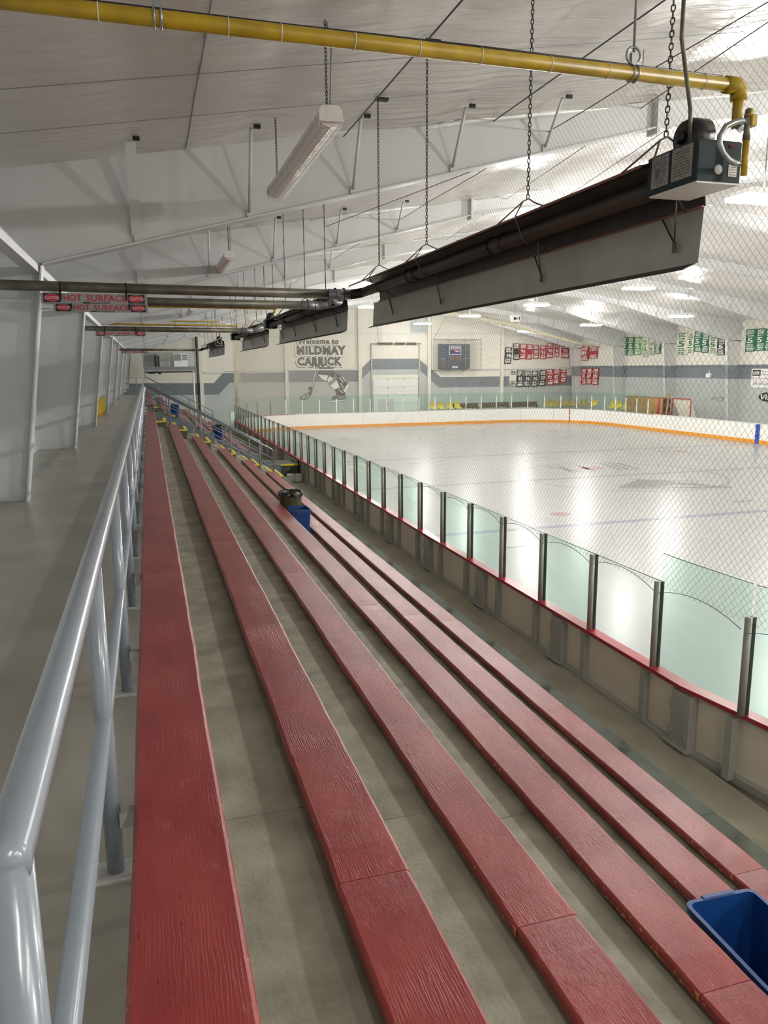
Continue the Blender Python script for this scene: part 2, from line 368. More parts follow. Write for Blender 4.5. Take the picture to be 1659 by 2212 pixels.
# ceiling with the liner sagging between purlins
mb = MB(); nx = 240; ny = 280
vs = []
for j in range(ny+1):
    y = YN + (YF-YN)*j/ny
    for i in range(nx+1):
        x = WL + (WR-WL)*i/nx
        sag = 0.035*abs(math.sin(math.pi*(x-0.0)/1.22)) + 0.012*math.sin(y*3.1+x*0.7) + 0.008*math.sin(y*7.7-x*1.3) + 0.010*math.sin(y*5.3+1.7*math.sin(x*.9))*math.sin(x*.6+y*.4)
        fr = abs(((y-9.1) % 5.93)/5.93-0.5)      # 0.5 at a frame
        drop = 0.08*max(0, (fr-0.42)/0.08)**2 if x > 2 else 0
        vs.append((x, y, roof(x)-sag-drop))
fs = [(j*(nx+1)+i, j*(nx+1)+i+1, (j+1)*(nx+1)+i+1, (j+1)*(nx+1)+i) for j in range(ny) for i in range(nx)]
mb.add(vs, fs, 0, True); ceil = struct('ceiling', mb, 'liner')
for x in (0.55,):
    MB().tube([(x, YN+0.1+0.5*k, roof(x)-0.045-0.012*math.sin((YN+0.1+0.5*k)*3.1+x*0.7)) for k in range(64)], 0.006, 5).build('liner_seam', 'grey', ceil)
for y in (6.9, 8.0):
    MB().tube([(x/4, y, roof(x/4)-0.055) for x in range(-7, 26)], 0.0035, 4).build('liner_seam', 'galv', ceil)

# ---------------------------------------------------------------- steel frames
ords = ['first', 'second', 'third', 'fourth', 'fifth', 'sixth', 'seventh', 'eighth', 'ninth', 'tenth']
def add_frame(y, label):
    t = thing('steel_frame', label, 'roof frame', (0, y, 0), 'tapered steel roof frames')
    # left column
    MB().prism([(WL+0.01, 2.75), (-1.35, 2.75), (-1.0, 5.22), (WL+0.01, 5.22)], 'y', -0.006, 0.006).build('column_web', 'white_steel', t)
    MB().add([(-1.35,-0.1,2.75),(-1.35,0.1,2.75),(-1.0,0.1,5.25),(-1.0,-0.1,5.25),(-1.332,-0.1,2.75),(-1.332,0.1,2.75),(-0.982,0.1,5.25),(-0.982,-0.1,5.25)],
        [(0,3,2,1),(4,5,6,7),(0,1,5,4),(1,2,6,5),(2,3,7,6),(3,0,4,7)]).build('column_flange', 'white_steel', t)
    # right column
    MB().prism([(WR-0.01, 0), (33.65, 0), (33.08, 5.55), (WR-0.01, 5.55)], 'y', -0.006, 0.006).build('column_web', M['col_r'], t)
    MB().add([(33.63,-0.1,0),(33.63,0.1,0),(33.06,0.1,5.55),(33.06,-0.1,5.55),(33.65,-0.1,0),(33.65,0.1,0),(33.08,0.1,5.55),(33.08,-0.1,5.55)],
        [(0,1,2,3),(4,7,6,5),(0,4,5,1),(1,5,6,2),(2,6,7,3),(3,7,4,0)]).build('column_flange', M['col_r'], t)
    # rafters
    top = lambda x: roof(x)-0.07
    L1 = [(-1.0, 5.24), (6.4, 7.13)]
    R1 = [(25.6, 7.48), (33.08, 5.55)]
    MB().prism([(WL+0.01, 5.2), L1[0], L1[1], (6.4, top(6.4)), (WL+0.01, top(WL))], 'y', -0.006, 0.006).build('rafter_web', 'white_steel', t)
    MB().prism([(6.4, 7.16), (16.3, top(16.3)-0.45), (16.3, top(16.3)), (6.4, top(6.4))], 'y', -0.006, 0.006).build('rafter_web', 'white_steel', t)
    MB().prism([(16.3, top(16.3)-0.45), (25.6, 7.5), (25.6, top(25.6)), (16.3, top(16.3))], 'y', -0.006, 0.006).build('rafter_web', 'white_steel', t)
    MB().prism([R1[0], R1[1], (WR-0.01, 5.5), (WR-0.01, top(WR)), (25.6, top(25.6))], 'y', -0.006, 0.006).build('rafter_web', 'white_steel', t)
    MB().strip([(-1.0, 0, 5.25), (6.4, 0, 7.14)], 0.2, 0.018).build('rafter_flange', 'white_steel', t)
    MB().strip([(6.4, 0, 7.17), (16.3, 0, top(16.3)-0.45), (25.6, 0, 7.5)], 0.2, 0.018).build('rafter_flange', 'white_steel', t)
    MB().strip([(25.6, 0, 7.5), (33.08, 0, 5.56)], 0.2, 0.018).build('rafter_flange', 'white_steel', t)
    for x, z0 in ((6.4, 7.06), (25.6, 7.4)):
        MB().box((x-0.02, -0.11, z0), (x+0.02, 0.11, top(x)-0.02)).build('splice_plate', 'white_steel', t)
    # knee stiffener on the right
    MB().add([(33.06,-0.09,5.5),(33.06,0.09,5.5),(34.1,0.09,6.35),(34.1,-0.09,6.35),(33.06,-0.09,5.56),(33.06,0.09,5.56),(34.1,0.09,6.42),(34.1,-0.09,6.42)],
        [(0,3,2,1),(4,5,6,7),(0,1,5,4),(1,2,6,5),(2,3,7,6),(3,0,4,7)]).build('knee_stiffener', 'white_steel', t)
    # white insulation folds over the top flange
    MB().tube([(x*0.6+1.6, 0.0+0.05*math.sin(x), top(x*0.6+1.6)-0.005-0.03*math.sin(x*1.7)**2) for x in range(2, 41)], 0.035, 7).build('insulation_fold', 'foil', t)
    # fly braces down to the lower flange
    def bot(x): return 5.25+0.2554*(x+1) if x < 6.4 else (7.5-0.2594*(x-25.6) if x > 25.6 else None)
    for x in (-0.02, 1.2, 2.4, 3.63, 4.85, 26.9, 28.1, 29.3, 30.6, 31.8):
        zt = roof(x)-0.03; zb = bot(x)+0.06
        b = MB()
        if x < 0.5:
            b.add([(x-0.05,-0.42,zt),(x+0.05,-0.42,zt),(x+0.05,-0.02,zb),(x-0.05,-0.02,zb),(x-0.05,-0.40,zt),(x+0.05,-0.40,zt),(x+0.05,0,zb),(x-0.05,0,zb)],
              [(0,1,2,3),(7,6,5,4),(0,4,5,1),(2,6,7,3),(1,5,6,2),(3,7,4,0)])
        else: b.tube([(x, -0.42, zt), (x, -0.03, zb)], 0.018, 6)
        b.box((x-0.03, -0.03, zb-0.05), (x+0.03, -0.008, zb+0.03))
        b.build('fly_brace', 'white_steel', t)
        if x < 6: MB().box((x+.02, -0.49, zt-0.018), (x+0.09, -0.455, zt+0.02)).build('purlin_slot', 'black', t)
    return t
def colr():
    m = mat('side_column_paint', (206, 208, 208), 0.45); nt = m.node_tree; N = nt.nodes; L = nt.links
    g = N.new('ShaderNodeNewGeometry'); s = N.new('ShaderNodeSeparateXYZ'); r = N.new('ShaderNodeValToRGB'); d = N.new('ShaderNodeMath'); d.operation = 'DIVIDE'; d.inputs[1].default_value = 8
    L.new(g.outputs['Position'], s.inputs[0]); L.new(s.outputs[2], d.inputs[0]); L.new(d.outputs[0], r.inputs[0]); L.new(r.outputs[0], N['Principled BSDF'].inputs['Base Color'])
    r.color_ramp.interpolation = 'CONSTANT'; e = r.color_ramp.elements
    e[0].position = 0; e[0].color = lin((198, 202, 200)); e[1].position = 3.28/8; e[1].color = lin((130, 140, 146)); x = e.new(4.07/8); x.color = lin((208, 208, 206))
    return m
M['col_r'] = colr()
FY = [9.1+5.93*i for i in range(-2, 9)]
fi = 0
FY[1] = 2.85
for y in FY:
    if y < 0: continue
    nm = ords[fi] if y > 5 else 'overhead'
    if y < 5: add_frame(y, 'white tapered steel roof frame just above and behind the near yellow gas pipe')
    else:
        add_frame(y, '%s white tapered steel roof frame counting away from the camera' % ords[fi]); fi += 1
# knee struts between columns
for i in range(len(FY)-1):
    y0, y1 = FY[i]+0.02, FY[i+1]-0.02
    if y1 < 0: continue
    t = thing('eave_strut', 'white channel strut joining column knees, %s' % ('nearest one over the walkway' if 1 < y0 < 5 else 'one overhead behind the camera' if y0 < 1 else 'span between %s and %s columns' % (ords[i-2] if i >= 2 else 'first', ords[i-1])), 'strut', (0, y0, 0), 'eave struts over the walkway')
    MB().box((-1.14, 0, 5.16), (-1.02, y1-y0, 5.24)).build('channel', 'white_steel', t)
    MB().tube([(-1.17, 0.25, 5.37), (-1.17, y1-y0-0.25, 5.37)], 0.035, 6).build('angle_brace', 'white_steel', t)
# roof rod bracing
def cable(p, q, r, label, name='bracing_cable', m='cable', cat='cable'):
    a = Vector(p); b = Vector(q)
    return tag(MB().tube([a, a.lerp(b, 0.5), b], r, 5).build(name, m), label, cat)
cable((2.36, 3.2, roof(2.36)-0.1), (2.29, 9.05, roof(2.29)-0.12), 0.008, 'thin steel bracing rod crossing above the near strip light')
cable((4.22, 3.2, roof(4.22)-0.1), (4.14, 9.05, roof(4.14)-0.12), 0.008, 'thin steel bracing rod under the ceiling, right of the long chain')
cable((5.2, 3.2, roof(5.2)-0.1), (8.2, 20.9, roof(8.2)-0.2), 0.007, 'long steel rod slanting above the burner box')
for k, (x0, y0, x1, y1) in enumerate(((7, 9.2, 10.2, 20.8), (11.5, 15, 8.5, 21), (13, 21, 17, 33), (20, 33, 24, 45), (9, 21, 13, 33), (5.6, 9.2, 3.4, 14.9), (4.0, 15.1, 2.0, 20.9))):
    cable((x0, y0, roof(x0)-0.25), (x1, y1, roof(x1)-0.25), 0.006, ['bracing rod above the heater middle', 'bracing rod crossing back behind the heater', 'bracing rod near the roof ridge in the mid distance', 'bracing rod under the far right roof slope', 'bracing rod over the left half of the ice', 'bracing rod just beyond the first roof frame', 'bracing rod just beyond the second roof frame'][k])

# ================================================================ ICE AND BOARDS
XB0, XB1, YB0, YB1, RC, RN = 4.90, 30.75, -2.0, 52.4, 5.8, 8.0
def rink_path(off=0.0, step=0.35):
    """closed list of (x,y,nx,ny,s); n points outwards. starts on the near side going towards the far end"""
    segs = []
    def line(a, b, n):
        d = math.dist(a, b); k = max(1, int(d/1.2))
        for i in range(k): segs.append((a[0]+(b[0]-a[0])*i/k, a[1]+(b[1]-a[1])*i/k, n[0], n[1]))
    def arc(cx, cy, r, a0, a1):
        k = max(4, int(abs(a1-a0)*r/step))
        for i in range(k):
            a = a0+(a1-a0)*i/k; segs.append((cx+r*math.cos(a), cy+r*math.sin(a), math.cos(a), math.sin(a)))
    P = math.pi
    line((XB0, YB0+RN), (XB0, YB1-RC), (-1, 0))
    arc(XB0+RC, YB1-RC, RC, P, P/2)
    line((XB0+RC, YB1), (XB1-RC, YB1), (0, 1))
    arc(XB1-RC, YB1-RC, RC, P/2, 0)
    line((XB1, YB1-RC), (XB1, YB0+RN), (1, 0))
    arc(XB1-RN, YB0+RN, RN, 0, -P/2)
    line((XB1-RN, YB0), (XB0+RN, YB0), (0, -1))
    arc(XB0+RN, YB0+RN, RN, -P/2, -P)
    return segs
PATH = rink_path()
cum = [0]
for i in range(len(PATH)):
    a = PATH[i]; b = PATH[(i+1) % len(PATH)]; cum.append(cum[-1]+math.dist(a[:2], b[:2]))
TOT = cum[-1]
import bisect
def at(s):
    s = s % TOT; i = min(bisect.bisect_right(cum, s)-1, len(PATH)-1)
    a = PATH[i]; b = PATH[(i+1) % len(PATH)]; t = (s-cum[i])/max(1e-9, cum[i+1]-cum[i])
    nx = a[2]+(b[2]-a[2])*t; ny = a[3]+(b[3]-a[3])*t; l = math.hypot(nx, ny)
    return a[0]+(b[0]-a[0])*t, a[1]+(b[1]-a[1])*t, nx/l, ny/l
def ribbon(s0, s1, o0, o1, z0, z1, mi=0, mb=None):
    """box following the path between arc lengths, offsets o0<o1 along the outward normal"""
    mb = mb or MB()
    ss = [s0]+[c for c in cum if s0+0.02 < c < s1-0.02]+[s1]
    vs = []; fs = []
    for s in ss:
        x, y, nx, ny = at(s)
        for o, z in ((o0, z0), (o1, z0), (o1, z1), (o0, z1)): vs.append((x+nx*o, y+ny*o, z))
    for i in range(len(ss)-1):
        a = 4*i; b = a+4
        for j in range(4): fs.append((a+j, a+(j+1) % 4, b+(j+1) % 4, b+j))
    fs += [(3, 2, 1, 0), tuple(4*(len(ss)-1)+j for j in range(4))]
    return mb.add(vs, fs, mi)
# ice sheet
poly = [(p[0], p[1]) for p in PATH]
ice = MB().prism(poly[::-1], 'z', -0.015, 0.0).build('ice_sheet', 'ice'); tag(ice, 'white ice sheet filling the rink inside the boards', 'ice')
def decal(poly, z, name, m): return MB().add([(p[0], p[1], z) for p in poly], [tuple(range(len(poly)))]).build(name, m, ice)
def rect(x0, y0, x1, y1): return [(x0, y0), (x1, y0), (x1, y1), (x0, y1)]
def ringd(cx, cy, r, w_, z, name, m, n=72, a0=0, a1=2*math.pi):
    vs = []; fs = []
    for i in range(n+1):
        a = a0+(a1-a0)*i/n
        vs += [(cx+(r-w_)*math.cos(a), cy+(r-w_)*math.sin(a), z), (cx+r*math.cos(a), cy+r*math.sin(a), z)]
    for i in range(n): fs.append((2*i, 2*i+1, 2*i+3, 2*i+2))
    return MB().add(vs, fs).build(name, m, ice)
def disc(cx, cy, r, z, name, m, sy=1): return decal([(cx+r*math.cos(i*math.pi/12), cy+sy*r*math.sin(i*math.pi/12)) for i in range(24)], z, name, m)
decal(rect(XB0+.1, 17.42, XB1-.1, 17.70), .002, 'blue_line', 'ice_blue'); decal(rect(XB0+.1, 33.0, XB1-.1, 33.28), .002, 'blue_line', 'ice_blue')
decal(rect(XB0+.1, 25.1, XB1-.1, 25.38), .002, 'red_line', 'ice_red'); decal(rect(XB0+2, 49.6, XB1-2, 49.66), .002, 'goal_line', 'ice_red')
ringd(17.1, 25.25, 3.85, 0.06, .003, 'centre_circle', 'ice_grey')
for x, y in ((11.0, 19.05), (10.85, 31.41), (24.6, 19.05), (24.6, 31.4)): disc(x, y, 0.3, .003, 'faceoff_dot', 'ice_dot')
for x, y in ((17.2, 31.6), (23.9, 31.75), (17.3, 19.05), (7.9, 15.8)): decal(rect(x-.35, y-.06, x+.35, y+.06), .003, 'small_mark', 'ice_dark')
for x, y in ((10.9, 44.2), (24.8, 44.2)):
    ringd(x, y, 4.57, .05, .003, 'faceoff_circle', 'ice_grey'); disc(x, y, .3, .003, 'faceoff_dot', 'ice_dot')
decal([(17.6+1.8*math.cos(a*math.pi/12), 49.6-1.8*math.sin(a*math.pi/12)) for a in range(13)], .0025, 'goal_crease', 'ice_crease')
# centre sponsor marks: slanted letters round a red oval, and a winged line drawing
disc(17.25, 27.5, 0.55, .004, 'centre_mark_oval', 'ice_dot', 0.8)
for x, s in ((15.75, .5), (16.2, -.5), (16.75, .35), (17.95, .35), (18.35, .35), (18.75, .3)):
    decal([(x, 26.6), (x+.16, 26.6), (x+.16+s, 28.5), (x+s, 28.5)], .004, 'centre_mark_stroke', 'ice_grey')
win = [(15.3, 22.7), (17.1, 24.1), (17.7, 23.6), (19.0, 21.5), (17.5, 22.6), (16.6, 22.3)]
decal(win, .004, 'centre_mark_shape', 'ice_grey')
for a, b in ((win[0], win[3]), (win[1], win[5]), ((16.2, 23.3), (18.6, 22.6)), ((16.8, 24.2), (18.9, 23.0)), ((15.2, 22.5), (16.8, 21.9)), ((17.0, 22.0), (19.0, 21.4))):
    d = Vector((b[0]-a[0], b[1]-a[1])).normalized()*.04
    decal([(a[0]-d.y, a[1]+d.x), (b[0]-d.y, b[1]+d.x), (b[0]+d.y, b[1]-d.x), (a[0]+d.y, a[1]-d.x)], .005, 'centre_mark_line', 'ice_dark')

# boards: one top-level thing, panels as parts
RB = thing('rink_boards', 'white hockey boards with red or grey cap, orange kick plate and glass around the ice', 'boards')
S_NEAR0 = 0.0; YS0 = YB0+RN            # s=0 at (XB0, 6)
LN = (YB1-RC)-YS0                       # straight length of the near side
def s_of_y(y): return y-YS0
def post_s():
    out = []; s = s_of_y(6.48); 
    return s
ARC = RC*math.pi/2
S1 = LN; S2 = S1+ARC; S3 = S2+(XB1-XB0-2*RC); S4 = S3+ARC; S5 = S4+LN
sec = 2.43; s = s_of_y(5.91)-sec*4
NS = int((S5+6-s)/sec)
gate_y = (26.4, 28.6)
for k in range(NS):
    a = s+k*sec; b = a+sec; mid = (a+b)/2; near = mid < S2-1.0
    if near:
        p = ribbon(a+.004, b-.004, -0.02, 0.0, 0.2, 1.03).build('board_panel', 'board_back' if mid < S1 else 'board_back', RB)
        ribbon(a, b, -0.05, 0.06, 0.995, 1.03).build('top_frame_rail', 'board_steel', p)
        ribbon(a, b, 0.0, 0.075, 0.36, 0.43).build('bottom_frame_rail', 'board_steel', p)
        ribbon(a, b, -0.035, 0.10, 1.03, 1.07).build('cap_rail', 'red_rail', p)
        ribbon(a, b, -0.035, -0.021, 0.2, 1.03).build('inner_face', 'board', p)
        ribbon(a, b, -0.05, -0.02, 0.0, 0.2).build('kick_plate', 'kick', p)
        x, y, nx, ny = at(a)
        for o_s, wdt, nm in ((0.0, 0.13, 'gusset_post'), (0.64, 0.04, 'stud'), (1.83, 0.04, 'stud')):
            q = ribbon(a+o_s-wdt, a+o_s+wdt, 0.0, 0.07 if nm == 'stud' else 0.09, 0.40, 1.0).build(nm, 'board_steel', p)
        bm = MB()
        if mid < 20:
            for zz in (0.58, 0.84):
                x, y, nx, ny = at(a-0.0)
                ribbon(a-0.10, a+0.145, 0.085, 0.098, zz-.055, zz+.055, 0, bm)
                x, y, nx, ny = at(a+0.09)
                c = Vector((x+nx*.1, y+ny*.1, zz)); bm.tube([c, c+Vector((nx*.02, ny*.02, 0))], 0.014, 6)
            ribbon(a-0.15, a+0.2, 0.06, 0.13, 0.425, 0.44, 0, bm)
            bm.build('splice_plate', 'board_steel', p)['kind'] = 'stuff'
    else:
        p = ribbon(a+.008, b-.008, -0.03, 0.05, 0.2, 1.03).build('board_panel', 'board', RB)
        ribbon(a, b, -0.055, -0.03, 0.0, 0.2).build('kick_plate', 'kick', p)
        ribbon(a, b, -0.05, 0.07, 1.03, 1.07).build('cap_rail', 'alu' if mid < S4+4 else 'whitebox', p)
# the blue and red lines up the boards
sB = S4 + (YB1-RC-33.14); ribbon(sB-.14, sB+.14, -0.064, -0.055, 0.0, 1.03).build('blue_board_line', 'blue_line', RB)
for S_ in (S3+5.2,):
    ribbon(S_-.03, S_+.03, -0.064, -0.055, 0.0, 1.03).build('red_board_line', 'red_line', RB)
# gate in the near boards
g = MB(); ribbon(s_of_y(26.3), s_of_y(28.5), 0.09, 0.13, 0.2, 1.0, 0, g); g.build('gate_leaf', 'board_steel', RB)
g = MB(); ribbon(s_of_y(27.3), s_of_y(27.35), 0.13, 0.15, 0.6, 0.8, 0, g); ribbon(s_of_y(27.2), s_of_y(27.45), 0.14, 0.16, 0.72, 0.75, 0, g); g.build('gate_latch', 'post_dark', RB)
# glass posts and panes
sp = 1.215; s0 = s_of_y(5.21)-sp*3
npst = int((S4+4.8-s0)/sp)+1
for k in range(npst):
    a = s0+k*sp; x, y, nx, ny = at(a)
    near = a < S2-2.5
    tall = y < 6.6 and near
    far = a > S1+1.0
    if near:
        pm = MB()
        c0 = Vector((x+nx*0.045, y+ny*0.045, 0))
        tx, ty = -ny, nx
        pm.tube([(c0.x, c0.y, 1.07), (c0.x, c0.y, 1.985)], 0.033, 12)
        p = pm.build('glass_post', 'alu', RB)
        ribbon(a-.026, a+.026, -0.02, 0.02, 1.07, 1.985).build('gasket', 'post_dark', p)
    else:
        p = ribbon(a-.028, a+.028, -0.03, 0.03, 1.07, 1.99).build('glass_post', 'post_white', RB)
    if k < npst-1:
        h = 2.28 if (tall and k < 5 and y < 6.4) else (1.985 if not far else 2.25)
        q = MB(); ribbon(a+.018, a+sp-.018, -0.006, 0.006, 1.075, h, 0, q)
        q.build('glass_pane', ['glass_a', 'glass_b', 'glass_a', 'glass_a', 'glass_b'][k % 5] if not far else 'glass_a', RB)
        if near and y < 30:
            e = MB(); ribbon(a+.018, a+sp-.018, -0.0065, 0.0065, h-0.004, h+0.003, 0, e); e.build('pane_edge', M['edge_glass'] if 'edge_glass' in M else 'rope', RB)
# red pipe at the end of the far glass
xg, yg = 30.85, 41.8
tag(MB().tube([(xg, yg, 1.07), (xg, yg, 2.1)], 0.07, 10).build('red_padded_post', 'red_line'), 'red padded post standing on the far boards where the glass ends', 'post')

# ---------------------------------------------------------------- netting above the near boards
XN = XB0+0.0; ZT = 6.99
net = MB()
def strand(y0, z0, y1, z1, r=0.0014):
    # thin triangular prism
    d = Vector((0, y1-y0, z1-z0)).normalized(); n = Vector((0, -d.z, d.y))*r
    vs = []
    for (y, z) in ((y0, z0), (y1, z1)):
        for o in ((0, n.y, n.z), (r*1.2, -n.y*.5, -n.z*.5), (-r*1.2, -n.y*.5, -n.z*.5)): vs.append((XN+o[0], y+o[1], z+o[2]))
    net.add(vs, [(0, 1, 4, 3), (1, 2, 5, 4), (2, 0, 3, 5)])
ZB = 1.92; NY0, NY1 = 0.3, 46.0
pitch = 0.074; kk = 1.10
Hn = ZT-ZB; span = Hn/kk
y = NY0-span
while y < NY1:
    # rising to the far side
    a, b = y, y+span; za, zb = ZB, ZT
    if a < NY0: za += (NY0-a)*kk; a = NY0
    if b > NY1: zb -= (b-NY1)*kk; b = NY1
    if b > a: strand(a, za, b, zb); strand(a, ZB+ZT-za, b, ZB+ZT-zb)
    y += pitch
no = net.build('safety_net', 'net'); tag(no, 'knotted safety netting hanging between the near boards and roof cable', 'net'); no['kind'] = 'stuff'
tag(MB().tube([(XN, NY0-2 + i, ZT+0.01-0.02*math.sin(i*1.06)**2) for i in range(0, 48)], 0.006, 5).build('net_cable', 'cable'), 'steel cable carrying the top edge of the safety netting', 'cable')
rope = MB()
for k in range(0, 34):
    ya = 5.21-3*sp+k*sp; 
    if ya > 45: break
    pts = []
    for i in range(9):
        t = i/8; pts.append((XB0-0.05+0.0*t, ya+0.03+(sp-0.06)*t, 1.87+0.42*(t*(1-t))+0.02*math.sin(k*2.1)*t))
    rope.tube(pts, 0.0035, 4)
ro = rope.build('net_tie_rope', 'rope'); tag(ro, 'thin bottom rope of the safety net looped from glass post to glass post', 'rope')
# hangers of the net to the roof
for k, y in enumerate((7.2, 11.2, 15.1, 21.1, 27, 33, 39)):
    cable((XN, y, ZT), (XN+0.02, y+.02, roof(XN)-0.04 if abs((y-9.1) % 5.93) > .3 else 7.0+.02), 0.004, 'thin hanger wire from roof to netting cable, %s from the camera' % ords[k], 'net_hanger')
# gathered curtain of netting at its far end
gat = MB()
for i in range(26):
    y0 = NY1-1.8+i*0.085; 
    gat.tube([(XN+0.09*math.sin(i*1.7), y0, 6.9-0.02*i), (XN+0.12*math.sin(i*1.3+1), y0-0.1, 4.6), (XN-0.03+0.08*math.sin(i*2.1), y0, 2.2)], 0.012, 4)
go = gat.build('gathered_net', 'rope_w'); tag(go, 'cream bunched net curtain hanging at the far left end of the boards', 'net'); go['kind'] = 'stuff'
# far net: rolled and swagged below the roof
pts = [(16.2, 8.98), (16.8, 8.45), (17.8, 8.3), (18.9, 8.1), (22.2, 7.65), (25.3, 7.14), (28.2, 6.45), (30.67, 5.86), (32.9, 5.5)]
rn = thing('rolled_net', 'cream rolled netting swagging below the roof at the far end', 'net', (0, 52.0, 0))
MB().tube([(x, 0, z) for x, z in pts], [0.04, 0.05, .08, .12, .15, .17, .15, .1, .05], 8).build('net_roll', 'rope_w', rn)
for x, z in pts[1:]: MB().tube([(x, 0, z), (x, 0, roof(x)-.06)], .008, 5).build('hanger_rope', 'cable', rn)

# ================================================================ STANDS
TF = [0.135, 0.70, 1.34, 2.04, 2.70, 3.39, 4.0]          # front edges of the treads
TZ = [2.75] + [H-1.536-.066-0.3615*i for i in range(6)]
SY0, SY1 = -4.5, 45.3
ter = thing('concrete_terrace', 'stepped grey concrete terrace carrying the red plank benches', 'terrace')
def slabs(x0, x1, z0, z1, y0, y1, m, L_=3.05, name='step_slab', ofs=0.0, par=ter):
    y = y0+ofs
    cuts = [y0]
    while y < y1:
        if y > y0+.3: cuts.append(y)
        y += L_
    cuts.append(y1)
    for a, b in zip(cuts, cuts[1:]):
        MB().box((x0, a+.003, z0), (x1, b-.003, z1)).build(name, m, par)
slabs(WL, TF[0], TZ[0]-0.4, TZ[0], SY0, SY1, 'concrete_w', 5.93, 'walkway_slab')
for k in range(1, 7):
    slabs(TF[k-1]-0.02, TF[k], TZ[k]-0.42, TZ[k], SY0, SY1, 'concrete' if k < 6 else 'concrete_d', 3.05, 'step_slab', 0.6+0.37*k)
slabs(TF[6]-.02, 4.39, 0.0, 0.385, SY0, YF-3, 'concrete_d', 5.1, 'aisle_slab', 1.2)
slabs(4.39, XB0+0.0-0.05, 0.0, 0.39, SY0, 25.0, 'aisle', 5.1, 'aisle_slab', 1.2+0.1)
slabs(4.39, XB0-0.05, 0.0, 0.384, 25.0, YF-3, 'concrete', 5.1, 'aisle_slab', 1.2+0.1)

BXC = [0.0065, 0.571, 1.215, 1.91, 2.568, 3.26]
BTOP = [H-1.174-0.362*i+0.0 for i in range(6)]
BTOP = [H-h for h in (1.174, 1.536, 1.90, 2.26, 2.62, 2.98)]
def plank(x, y0, y1, ztop, seed, parent, w_=0.236, th=0.042):
    rnd = random.Random(seed); L_ = y1-y0; n = max(4, int(L_/0.16)); hw = w_/2
    prof = [(-hw, -th), (-hw, -0.012), (-hw+0.004, -0.004), (-hw+0.012, 0), (hw-0.012, 0), (hw-0.004, -0.004), (hw, -0.012), (hw, -th)]
    vs = []; fs = []
    wl = wr_ = 0
    for i in range(n+1):
        wl = wl*.7+rnd.uniform(-.0022, .0022); wr_ = wr_*.7+rnd.uniform(-.0022, .0022)
        y = -L_/2+L_*i/n; e = 0.004 if i in (0, n) else 0
        for (a, b) in prof:
            vs.append((a+(wl if a < 0 else wr_), y, b-e*(b > -0.011)))
    m = len(prof)
    for i in range(n):
        for j in range(m): fs.append((i*m+j, i*m+(j+1) % m, (i+1)*m+(j+1) % m, (i+1)*m+j))
    fs += [tuple(range(m)), tuple(n*m+m-1-j for j in range(m))]
    fs = [tuple(reversed(f)) for f in fs]
    return MB().add(vs, fs).build('seat_plank', 'plank', parent, (x, (y0+y1)/2, ztop))
rows = ['top', 'second', 'third', 'fourth', 'fifth', 'lowest']
for blk, (by0, by1) in enumerate(((-3.2, 22.4), (27.0, 45.2))):
    for k in range(6):
        where = 'near block' if blk == 0 else 'far block beyond the yellow-edged stairs'
        extra = ' beside the grey railing' if k == 0 else (' next to the boards aisle' if k == 5 else '')
        t = thing('plank_bench', 'red-painted plank bench, %s row%s, %s' % (rows[k] if k in (0, 5) else rows[k]+' from the top', extra, where), 'bench', (0, 0, 0), 'red plank bench rows')
        cuts = [by0]
        y = (4.57 if k == 0 else [2.03, 2.1, 1.99, 2.6, 3.3][k-1]) if blk == 0 else by0+[3.1, 2.2, 4.1, 3.3, 2.6, 3.9][k]
        while y < by1-0.5: cuts.append(y); y += 4.88
        cuts.append(by1)
        for i, (a, b) in enumerate(zip(cuts, cuts[1:])):
            plank(BXC[k], a+.0015, b-.0015, BTOP[k], 100*blk+10*k+i, t)
        n = 0
        y = by0+0.25
        while y < by1-0.1:
            zt = BTOP[k]-0.042; zb = TZ[k]
            b = MB()
            if k == 0:
                b.box((-0.1, y-.02, zt-.045), (0.1, y+.02, zt))
                b.box((0.06, y-.02, zb), (0.1, y+.02, zt-.02))
            else:
                b.box((BXC[k]-0.09, y-.03, zt-.012), (BXC[k]+0.09, y+.03, zt))
                b.box((BXC[k]-0.06, y-.03, zb), (BXC[k]+0.06, y+.03, zt-.012))
            b.build('bench_bracket', 'rubber', t)
            y += 1.62

# ---------------------------------------------------------------- stairs with yellow nosings
st = thing('stair_flight', 'concrete stair flight with yellow painted nosings between the two bench blocks', 'stairs')
for k in range(6):
    x0 = TF[k]; zt = TZ[k]-(0.1 if k else .03); zb = TZ[k+1]
    s_ = MB().box((x0-.01, 22.48, zb), (x0+0.27, 24.6, zt)).build('half_step', 'concrete_d', st)
    MB().box((x0-.012, 22.45, zt-.03), (x0+0.285, 22.53, zt+.006)).build('nosing_stripe', 'yellow_paint', s_)
    MB().box((x0+0.21, 22.53, zt-.03), (x0+0.285, 24.0, zt+.006)).build('nosing_stripe', 'yellow_paint', s_)
    # nosing of the full step
    x1 = TF[k+1]
    MB().box((x0+0.3, 23.9, zb-.02), (x1+.012, 23.98, zb+.006)).build('nosing_stripe', 'yellow_paint', st)
    if k < 5: MB().box((x1-.055, 22.45, zb-.04), (x1+.012, 23.9, zb+.006)).build('nosing_stripe', 'yellow_paint', st)
    if k < 6:
        MB().box((x0+.02, 24.62, zb), (x0+0.25, 24.78, TZ[k]+0.09)).build('stair_curb', 'bluegray', st)
        MB().box((x0+.25, 24.62, zb-.05), (x0+0.56, 24.78, TZ[k]-0.03)).build('stair_curb', 'bluegray', st)
MB().box((3.45, 25.9, 0.39), (4.75, 27.2, 0.92)).build('bottom_landing', 'concrete_d', st)
MB().box((3.45, 25.87, 0.87), (4.76, 25.93, 0.926)).build('nosing_stripe', 'yellow_paint', st)
